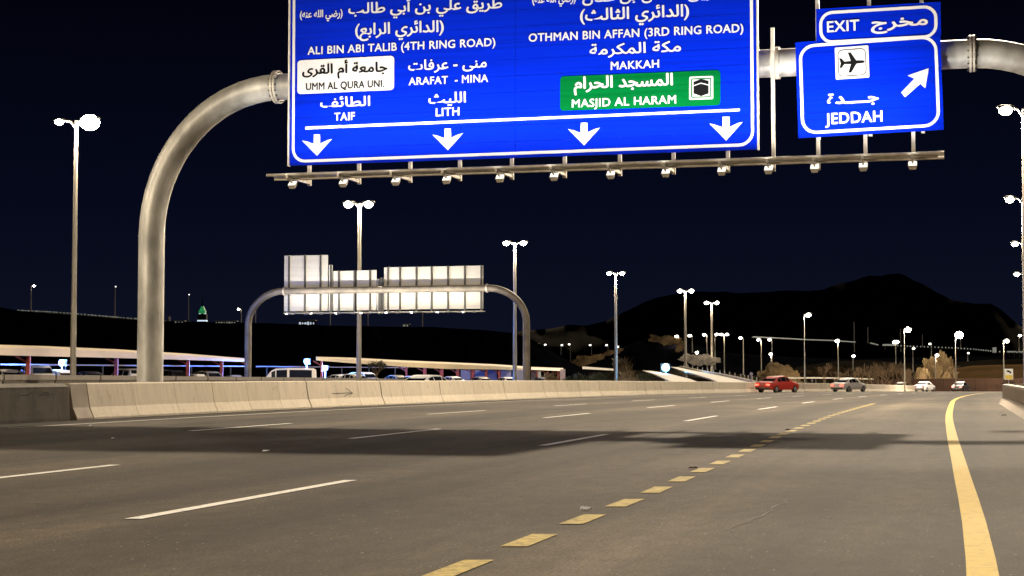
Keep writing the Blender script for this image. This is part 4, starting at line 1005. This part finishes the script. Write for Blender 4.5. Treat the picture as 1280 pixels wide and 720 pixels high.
# ------------------------------------------------------------------ yellow and white board, round signs
p = at(1261, 489, 110); k = 110 / F
t = thing('notice_board', 'small white and yellow board on a post behind the right barrier', 'sign', (p.x, 110, p.z - .3))
part('post', MB().tube([(0, 0, 0), (0, 0, 15 * k + .3)], .04, 8), M['pole'], t)
z0 = 15 * k + .3
part('panel', MB().box((0, -.05, z0 + 6.2 * k), (10.5 * k, .05, 13.5 * k)), M['white'], t)
part('yellow_half', MB().box((0, -.08, z0 + 2.6 * k), (9.2 * k, .012, 5 * k)), mat('board_yellow', (.75, .55, .10), .5), t)
s = MB().prism([(-3.2 * k, z0 + 10.8 * k), (-.5 * k, z0 + 11.2 * k), (2.6 * k, z0 + 9.4 * k), (3 * k, z0 + 7.2 * k), (1.2 * k, z0 + 7.0 * k), (.4 * k, z0 + 8.6 * k), (-2 * k, z0 + 8.9 * k)], -.09, -.078)
part('symbol', s, M['greyink'], t)
light('POINT', t, (.1, -1.6, z0 + 1.6), 14, (1, .9, .75), .1)
for px, py, r_, Y, lab in ((939, 467.5, 2.1, 160, 'small round grey sign on a thin post at the ramp end'), (1015, 475.5, 1.6, 230, 'tiny round sign on the bank right of the red car')):
    p = at(px, py, Y); k = Y / F
    t = thing('round_sign', lab, 'sign', (p.x, Y, p.z - 1.6)); part('post', MB().tube([(0, 0, 0), (0, 0, 1.6)], .04, 6), M['pole'], t)
    part('disc', MB().tube([(0, -.05, 1.6), (0, -.08, 1.6)], r_ * k, 16), M['lilac'], t)

# ------------------------------------------------------------------ car park canopies
def canopy(label, prof, cols, depth=5.0, name='parking_canopy'):
    t = thing(name, label, 'canopy', (0, 0, 0)); s = MB()
    P = []
    for x0, x1 in zip(prof, prof[1:]):
        n = max(1, int(abs(x1[0] - x0[0]) / 18))
        for i in range(n): P.append([x0[j] + (x1[j] - x0[j]) * i / n for j in range(4)])
    P.append(prof[-1])
    for px, yt, yb, Y in P:
        a = at(px, yt, Y); b = at(px, yb, Y)
        s.v += [(a.x, a.y + .5, a.z), (b.x, b.y, b.z), (b.x * (1 + depth / Y), b.y + depth, b.z + .35), (a.x * (1 + depth / Y), a.y + depth, a.z + .25)]
    n = len(P)
    for i in range(n - 1):
        for k in range(4): k2 = (k + 1) % 4; s.f.append((4 * i + k, 4 * i + k2, 4 * i + 4 + k2, 4 * i + 4 + k))
    s.f.append((0, 1, 2, 3)); s.f.append((4 * n - 1, 4 * n - 2, 4 * n - 3, 4 * n - 4))
    part('roof', s, M['canopy'], t, True)
    for c in cols:
        px, w_ = c
        yb = lerp_table([(q[0], q[2]) for q in prof], px); Y = lerp_table([(q[0], q[3]) for q in prof], px) + .6
        a = at(px, yb, Y); zb = gz(Y) - .45
        part('column', MB().box((a.x, a.y, (a.z + .1 + zb) / 2), (w_ / F * Y, .3, a.z + .1 - zb)), M['red_steel'], t)
        part('bracket', MB().beam((a.x, a.y, a.z - .5), (a.x - .9, a.y, a.z - .02), .12, .14), M['red_steel'], t)
    return t
canopy('long cream roofed car park canopy on red columns at the far left', [(-260, 424, 437, 72), (-120, 430, 440.5, 90), (0, 434, 444, 110), (60, 435.6, 445.4, 122), (145, 439.2, 447.4, 140), (235, 444.6, 450, 160), (305, 450.2, 452.4, 178)],
       [(-60, 5), (35.5, 4.6), (145.5, 4.2), (235, 4.0), (277, 3.8), (312, 3.4)])
canopy('cream roofed car park canopy on red columns behind the far gantry', [(395, 448.3, 450.4, 172), (440, 449.4, 454, 180), (500, 452.6, 458.2, 190), (560, 455.0, 461.2, 200), (620, 457.6, 461.8, 210), (660, 460.4, 463.0, 218)],
       [(402, 2.6), (508, 2.2), (531, 4), (552, 4.2), (572, 4), (591, 3.6), (608, 3.2), (624, 3), (657, 4)])
c3 = canopy('short flat roofed shelter with pale walls at the right end of the car park', [(664, 460.8, 462.2, 219), (704, 462.3, 463.8, 224)], [(671, 2), (685, 1.8), (698, 2.2)], 4)
def panel(parent, px0, px1, yt, yb, Y, m, name='wall_panel'):
    a = at(px0, yt, Y); b = at(px1, yt, Y); zb = at(px0, yb, Y).z - 1.0
    part(name, MB().box(((a.x + b.x) / 2, Y, (a.z + zb) / 2), (b.x - a.x, .15, a.z - zb)), m, parent)
panel(c3, 700, 706.5, 461.4, 475, 219.5, mat('pink_white_wall', (.62, .48, .46), .7), 'end_wall')
panel(c3, 664, 671, 463.5, 475, 222, M['lilac']); panel(c3, 672, 676, 463.5, 475, 221, M['white'])
pw = thing('partition', 'row of lilac grey wall panels behind the red columns', 'wall', (0, 0, 0))
for i, (a, b) in enumerate(((576, 588), (593.5, 606), (610, 621), (626, 639), (645, 655))): panel(pw, a, b, 462.4, 475, 214, M['lilac'])
# rear railing visible under the canopies
rr = thing('car_park_rail', 'thin pale rail behind the parked cars', 'railing', (0, 0, 0))
for (x0, Y0), (x1, Y1) in (((0, 126), (150, 150)), ((150, 150), (310, 190)), ((320, 192), (400, 196)), ((410, 196), (510, 206))):
    a = at(x0, 455.5 + (x0 / 500) * 4, Y0); b = at(x1, 455.5 + (x1 / 500) * 4, Y1); part('rail', MB().beam(a, b, .08, .12), M['lilac'], rr)
    for k in range(3): c = a.lerp(b, (k + .5) / 3); part('rail_post', MB().box((c.x, c.y, c.z - .8), (.1, .1, 1.6)), M['dark_steel'], rr)

# ------------------------------------------------------------------ vehicles
def make_car(kind='sedan'):
    """unit car along +y, origin on the ground at its centre; returns {part: mesh}"""
    if kind == 'sedan':
        st = [(-2.25, .34, .62, .66, .74, .70), (-2.15, .26, .80, .90, .86, .78), (-1.55, .24, .88, .98, .90, .80), (-1.1, .24, .90, 1.22, .90, .70), (-.6, .24, .92, 1.43, .90, .62), (.2, .24, .92, 1.45, .90, .62),
              (.65, .24, .92, 1.32, .90, .64), (1.15, .24, .90, .99, .90, .80), (1.9, .26, .78, .84, .87, .76), (2.22, .32, .62, .66, .76, .70)]
        win = (3, 6)
    elif kind == 'suv':
        st = [(-2.3, .42, .80, .86, .80, .76), (-2.25, .34, 1.02, 1.30, .92, .80), (-2.0, .32, 1.08, 1.70, .94, .72), (-1.0, .32, 1.08, 1.80, .94, .70), (.3, .32, 1.08, 1.78, .94, .70), (.8, .32, 1.08, 1.62, .94, .72),
              (1.25, .32, 1.05, 1.14, .94, .84), (2.1, .34, .95, 1.02, .90, .82), (2.35, .42, .78, .82, .80, .76)]
        win = (2, 5)
    else:
        st = [(-2.6, .45, 1.15, 1.3, .92, .88), (-2.55, .36, 1.30, 2.15, .97, .88), (-2.3, .34, 1.30, 2.28, .98, .86), (.0, .34, 1.30, 2.30, .98, .86), (1.1, .34, 1.30, 2.26, .98, .86), (1.5, .34, 1.28, 2.05, .98, .84),
              (2.15, .34, 1.12, 1.30, .96, .90), (2.6, .36, .95, 1.02, .92, .86), (2.7, .45, .75, .78, .84, .80)]
        win = (2, 5)
    b = MB()
    for y, zl, zb, zt, wb_, wt in st:
        b.v += [(-wb_ * .94, y, zl), (-wb_, y, (zl + zb) / 2), (-wb_ * .98, y, zb), (-wt, y, zt), (-wt * .6, y, zt + .02), (wt * .6, y, zt + .02), (wt, y, zt), (wb_ * .98, y, zb), (wb_, y, (zl + zb) / 2), (wb_ * .94, y, zl)]
    n = 10
    for i in range(len(st) - 1):
        for k in range(n): k2 = (k + 1) % n; b.f.append((i * n + k, i * n + k2, (i + 1) * n + k2, (i + 1) * n + k))
    b.f.append(tuple(range(n))[::-1]); b.f.append(tuple((len(st) - 1) * n + k for k in range(n)))
    gl = MB()
    def q(i, s): y, zl, zb, zt, wb_, wt = st[i]; return Vector((s * wb_ * .98, y, zb)), Vector((s * wt, y, zt))
    for s in (-1, 1):
        for i in range(win[0], win[1]):
            a0, a1 = q(i, s); b0, b1 = q(i + 1, s); o = Vector((s * .014, 0, .006))
            L = lambda p, q_, f: p.lerp(q_, f)
            P = [L(L(a0, a1, .12), L(b0, b1, .12), .06), L(L(a0, a1, .12), L(b0, b1, .12), .94), L(L(a0, a1, .85), L(b0, b1, .85), .94), L(L(a0, a1, .85), L(b0, b1, .85), .06)]
            gl.add([v + o for v in P], [(0, 1, 2, 3)])
    for (i, j, sg) in ((win[0] - 1, win[0] + (1 if kind == 'sedan' else 0), -1), (win[1] + 1, win[1] - (0 if kind != 'sedan' else 0), 1)):
        a = st[i]; c = st[j]; o = .03
        ya, yb_ = a[0], c[0]; za, zb2 = a[3] + .04, c[3] - .04
        gl.add([(-a[5] * .9, ya + sg * o, za + o), (a[5] * .9, ya + sg * o, za + o), (c[5] * .88, yb_ + sg * o, zb2 + o), (-c[5] * .88, yb_ + sg * o, zb2 + o)], [(0, 1, 2, 3)])
    R = .32 if kind == 'sedan' else .37
    ty = MB(); ty.tube([(-.11, 0, 0), (.11, 0, 0)], R, 18); ri = MB(); ri.tube([(-.118, 0, 0), (.118, 0, 0)], R * .62, 14)
    hz = .62 if kind == 'sedan' else .82
    hl = MB().box((0, 0, 0), (.34, .06, .13)); tl = MB().box((0, 0, 0), (.34, .06, .15))
    bp = MB().box((0, st[0][0] - .01, .40), (1.4, .10, .16))
    return dict(st=st, body=b, glass=gl, tyre=ty, rim=ri, R=R, hz=hz, hl=hl, tl=tl, bp=bp)
CM = {}
def car(label, loc, heading, colname, col, kind='sedan', tail=False, head=False, cat='car', group=None, name='car'):
    if kind not in CM:
        d = make_car(kind)
        CM[kind] = dict(d, body=d['body'].mesh('body', None, True), glass=d['glass'].mesh('window', M['glass']), tyre=d['tyre'].mesh('tyre', M['tyre'], True), rim=d['rim'].mesh('rim', M['rim'], True), bp=d['bp'].mesh('bumper', M['dark_steel']))
        for k, on in (('hl', 'head_glow'), ('tl', 'tail_glow')):
            CM[kind][k + '_on'] = d[k].mesh('lamp', M[on]); CM[kind][k + '_off'] = d[k].mesh('lamp', M['rim' if k == 'hl' else 'red_steel'])
    d = CM[kind]; t = thing(name, label, cat, loc, heading, group)
    bd = d['body'].copy(); bd.materials.clear(); bd.materials.append(car_paint(colname, col)); link('body', bd, t); link('window', d['glass'], t); link('bumper', d['bp'], t)
    L = d['st'][-1][0]
    for sx in (-1, 1):
        for sy in (-.62, .64):
            w = link('wheel', d['tyre'], t, (sx * .80, sy * L, d['R'])); link('rim', d['rim'], w)
        link('headlight', d['hl_on' if head else 'hl_off'], t, (sx * .56, L - .02, d['hz'])); link('tail_light', d['tl_on' if tail else 'tl_off'], t, (sx * .58, d['st'][0][0] + .0, d['hz'] + .08))
    return t
RG = 'cars driving away on the main road'
def on_road(px, Y, **kw): return (at(px, 480, Y).x, Y, gz(Y) + .01)
hd = lambda Y: -math.atan(.285 + (bend(Y + 2) - bend(Y - 2)) / 4) - .25
car('red sedan with glowing tail lights beside the far end of the barrier', on_road(972, 146), hd(146) - .2, 'red', (.45, .03, .02), tail=True, group=RG)
car('pale silver sedan ahead of the red car', on_road(1061, 174), hd(174) - .15, 'silver', (.62, .58, .58), tail=True, group=RG)
car('white sedan to the left of the dark car', on_road(1156, 243), hd(243), 'white', (.80, .80, .84), tail=False, head=True, group=RG)
car('small dark car with red tail lights near the end of the yellow edge line', on_road(1201, 250), hd(250) + .1, 'dark', (.05, .04, .05), tail=True, group=RG)
car('grey car farthest away under the bare trees', on_road(1128, 258), hd(258), 'grey', (.25, .22, .20), group=RG)
p = at(531, 473.5, 90)
car('white sedan on the opposite road showing over the barrier', (p.x, 90, -.42), PI - .55, 'white', (.80, .80, .84), head=True)
PG = 'cars parked under the canopies'
PK = [(8, 118, 'silver', (.6, .6, .62), 'sedan', 'silver sedan parked at the far left edge under the long canopy'), (48, 120, 'cream', (.5, .45, .36), 'suv', 'cream car just right of the leftmost red column'), (73, 122, 'white', (.8, .8, .84), 'sedan', 'white sedan parked below the left blue floodlight'),
      (112, 134, 'dark', (.05, .04, .05), 'sedan', 'dark sedan between the tall lamp pole and the second red column'), (157, 146, 'silver', (.6, .6, .62), 'suv', 'silver car just right of the second red column'), (218, 158, 'dark', (.05, .04, .05), 'suv', 'dark car right of the near gantry post'),
      (244, 162, 'silver', (.6, .6, .62), 'sedan', 'silver sedan right of the third red column'), (262, 168, 'cream', (.5, .45, .36), 'suv', 'cream car left of the fourth red column'), (292, 176, 'grey', (.25, .22, .20), 'sedan', 'grey sedan left of the far gantry foot'),
      (425, 168, 'white', (.8, .8, .84), 'sedan', 'white sedan left of the lamp pole behind the far gantry'), (440, 160, 'cream', (.5, .45, .36), 'sedan', 'cream sedan right at the lamp pole behind the far gantry'), (456, 178, 'silver', (.6, .6, .62), 'suv', 'silver car left of the small dry tree'),
      (494, 176, 'grey', (.25, .22, .20), 'sedan', 'grey sedan right of the small dry tree'), (517, 186, 'white', (.8, .8, .84), 'sedan', 'white sedan behind the first pair of columns'), (542, 190, 'cream', (.5, .45, .36), 'sedan', 'cream sedan between two red columns behind the white moving car'),
      (566, 194, 'silver', (.6, .6, .62), 'sedan', 'silver sedan at the left end of the lilac panels'), (600, 200, 'grey', (.25, .22, .20), 'sedan', 'grey sedan in front of the lilac panels'), (634, 205, 'white', (.8, .8, .84), 'sedan', 'white sedan by the foot of the lamp pole at the right of the far gantry'),
      (680, 213, 'white', (.8, .8, .84), 'sedan', 'white sedan inside the small end shelter')]
for i, (px, Y, cn, cc_, kd, lab) in enumerate(PK):
    p = at(px, 470, Y + 3); car(lab, (p.x, Y + 3, gz(Y) + .32), random.uniform(.1, .5) + (PI if i % 2 else 0) + .4, cn, cc_, kd, group=PG)
p = at(360, 465, 150)
car('white van with dark side windows parked left of the blue floodlights', (p.x, 150, gz(150) - .1), PI / 2 + .12, 'warm_white', (.72, .66, .54), 'van', cat='van', name='van')

# ------------------------------------------------------------------ litter on the road
def litter(label, px, py, sz, m, seed):
    rnd = random.Random(seed); a, b = ray(px, py); Y = -EYE / b; s = MB()
    for k in range(3):
        c = (rnd.uniform(-.5, .5) * sz, rnd.uniform(-.3, .3) * sz)
        s.add([(c[0] - sz * .4, c[1] - sz * .2, .008), (c[0] + sz * .4, c[1] - sz * .15, .012 + sz * .2), (c[0] + sz * .35, c[1] + sz * .2, .008), (c[0] - sz * .3, c[1] + sz * .22, .01 + sz * .25), (c[0], c[1], .01 + sz * .35)], [(0, 1, 4), (1, 2, 4), (2, 3, 4), (3, 0, 4)])
    tag(link('litter', s.mesh('litter', m), None, (a * Y, Y, 0)), label, 'litter', 'litter on the asphalt')
litter('crumpled pale litter beside the yellow dashes', 733, 638, .075, M['white'], 1)
litter('dark scrap beside a farther yellow dash', 866, 586.5, .07, M['bark'], 2)
litter('small dark scrap on the yellow dashes past the shadow', 985, 538.5, .09, M['dark_steel'], 3)
litter('tiny pale scrap near the dark wall', 115, 533, .08, M['white'], 4)
litter('tiny pale scrap in the left lane', 140, 549, .07, M['white'], 5)
litter('tiny pale scrap in the middle lane', 333, 565, .07, M['white'], 6)
litter('tiny pale scrap on the right shoulder', 1254, 520, .14, M['white'], 7)
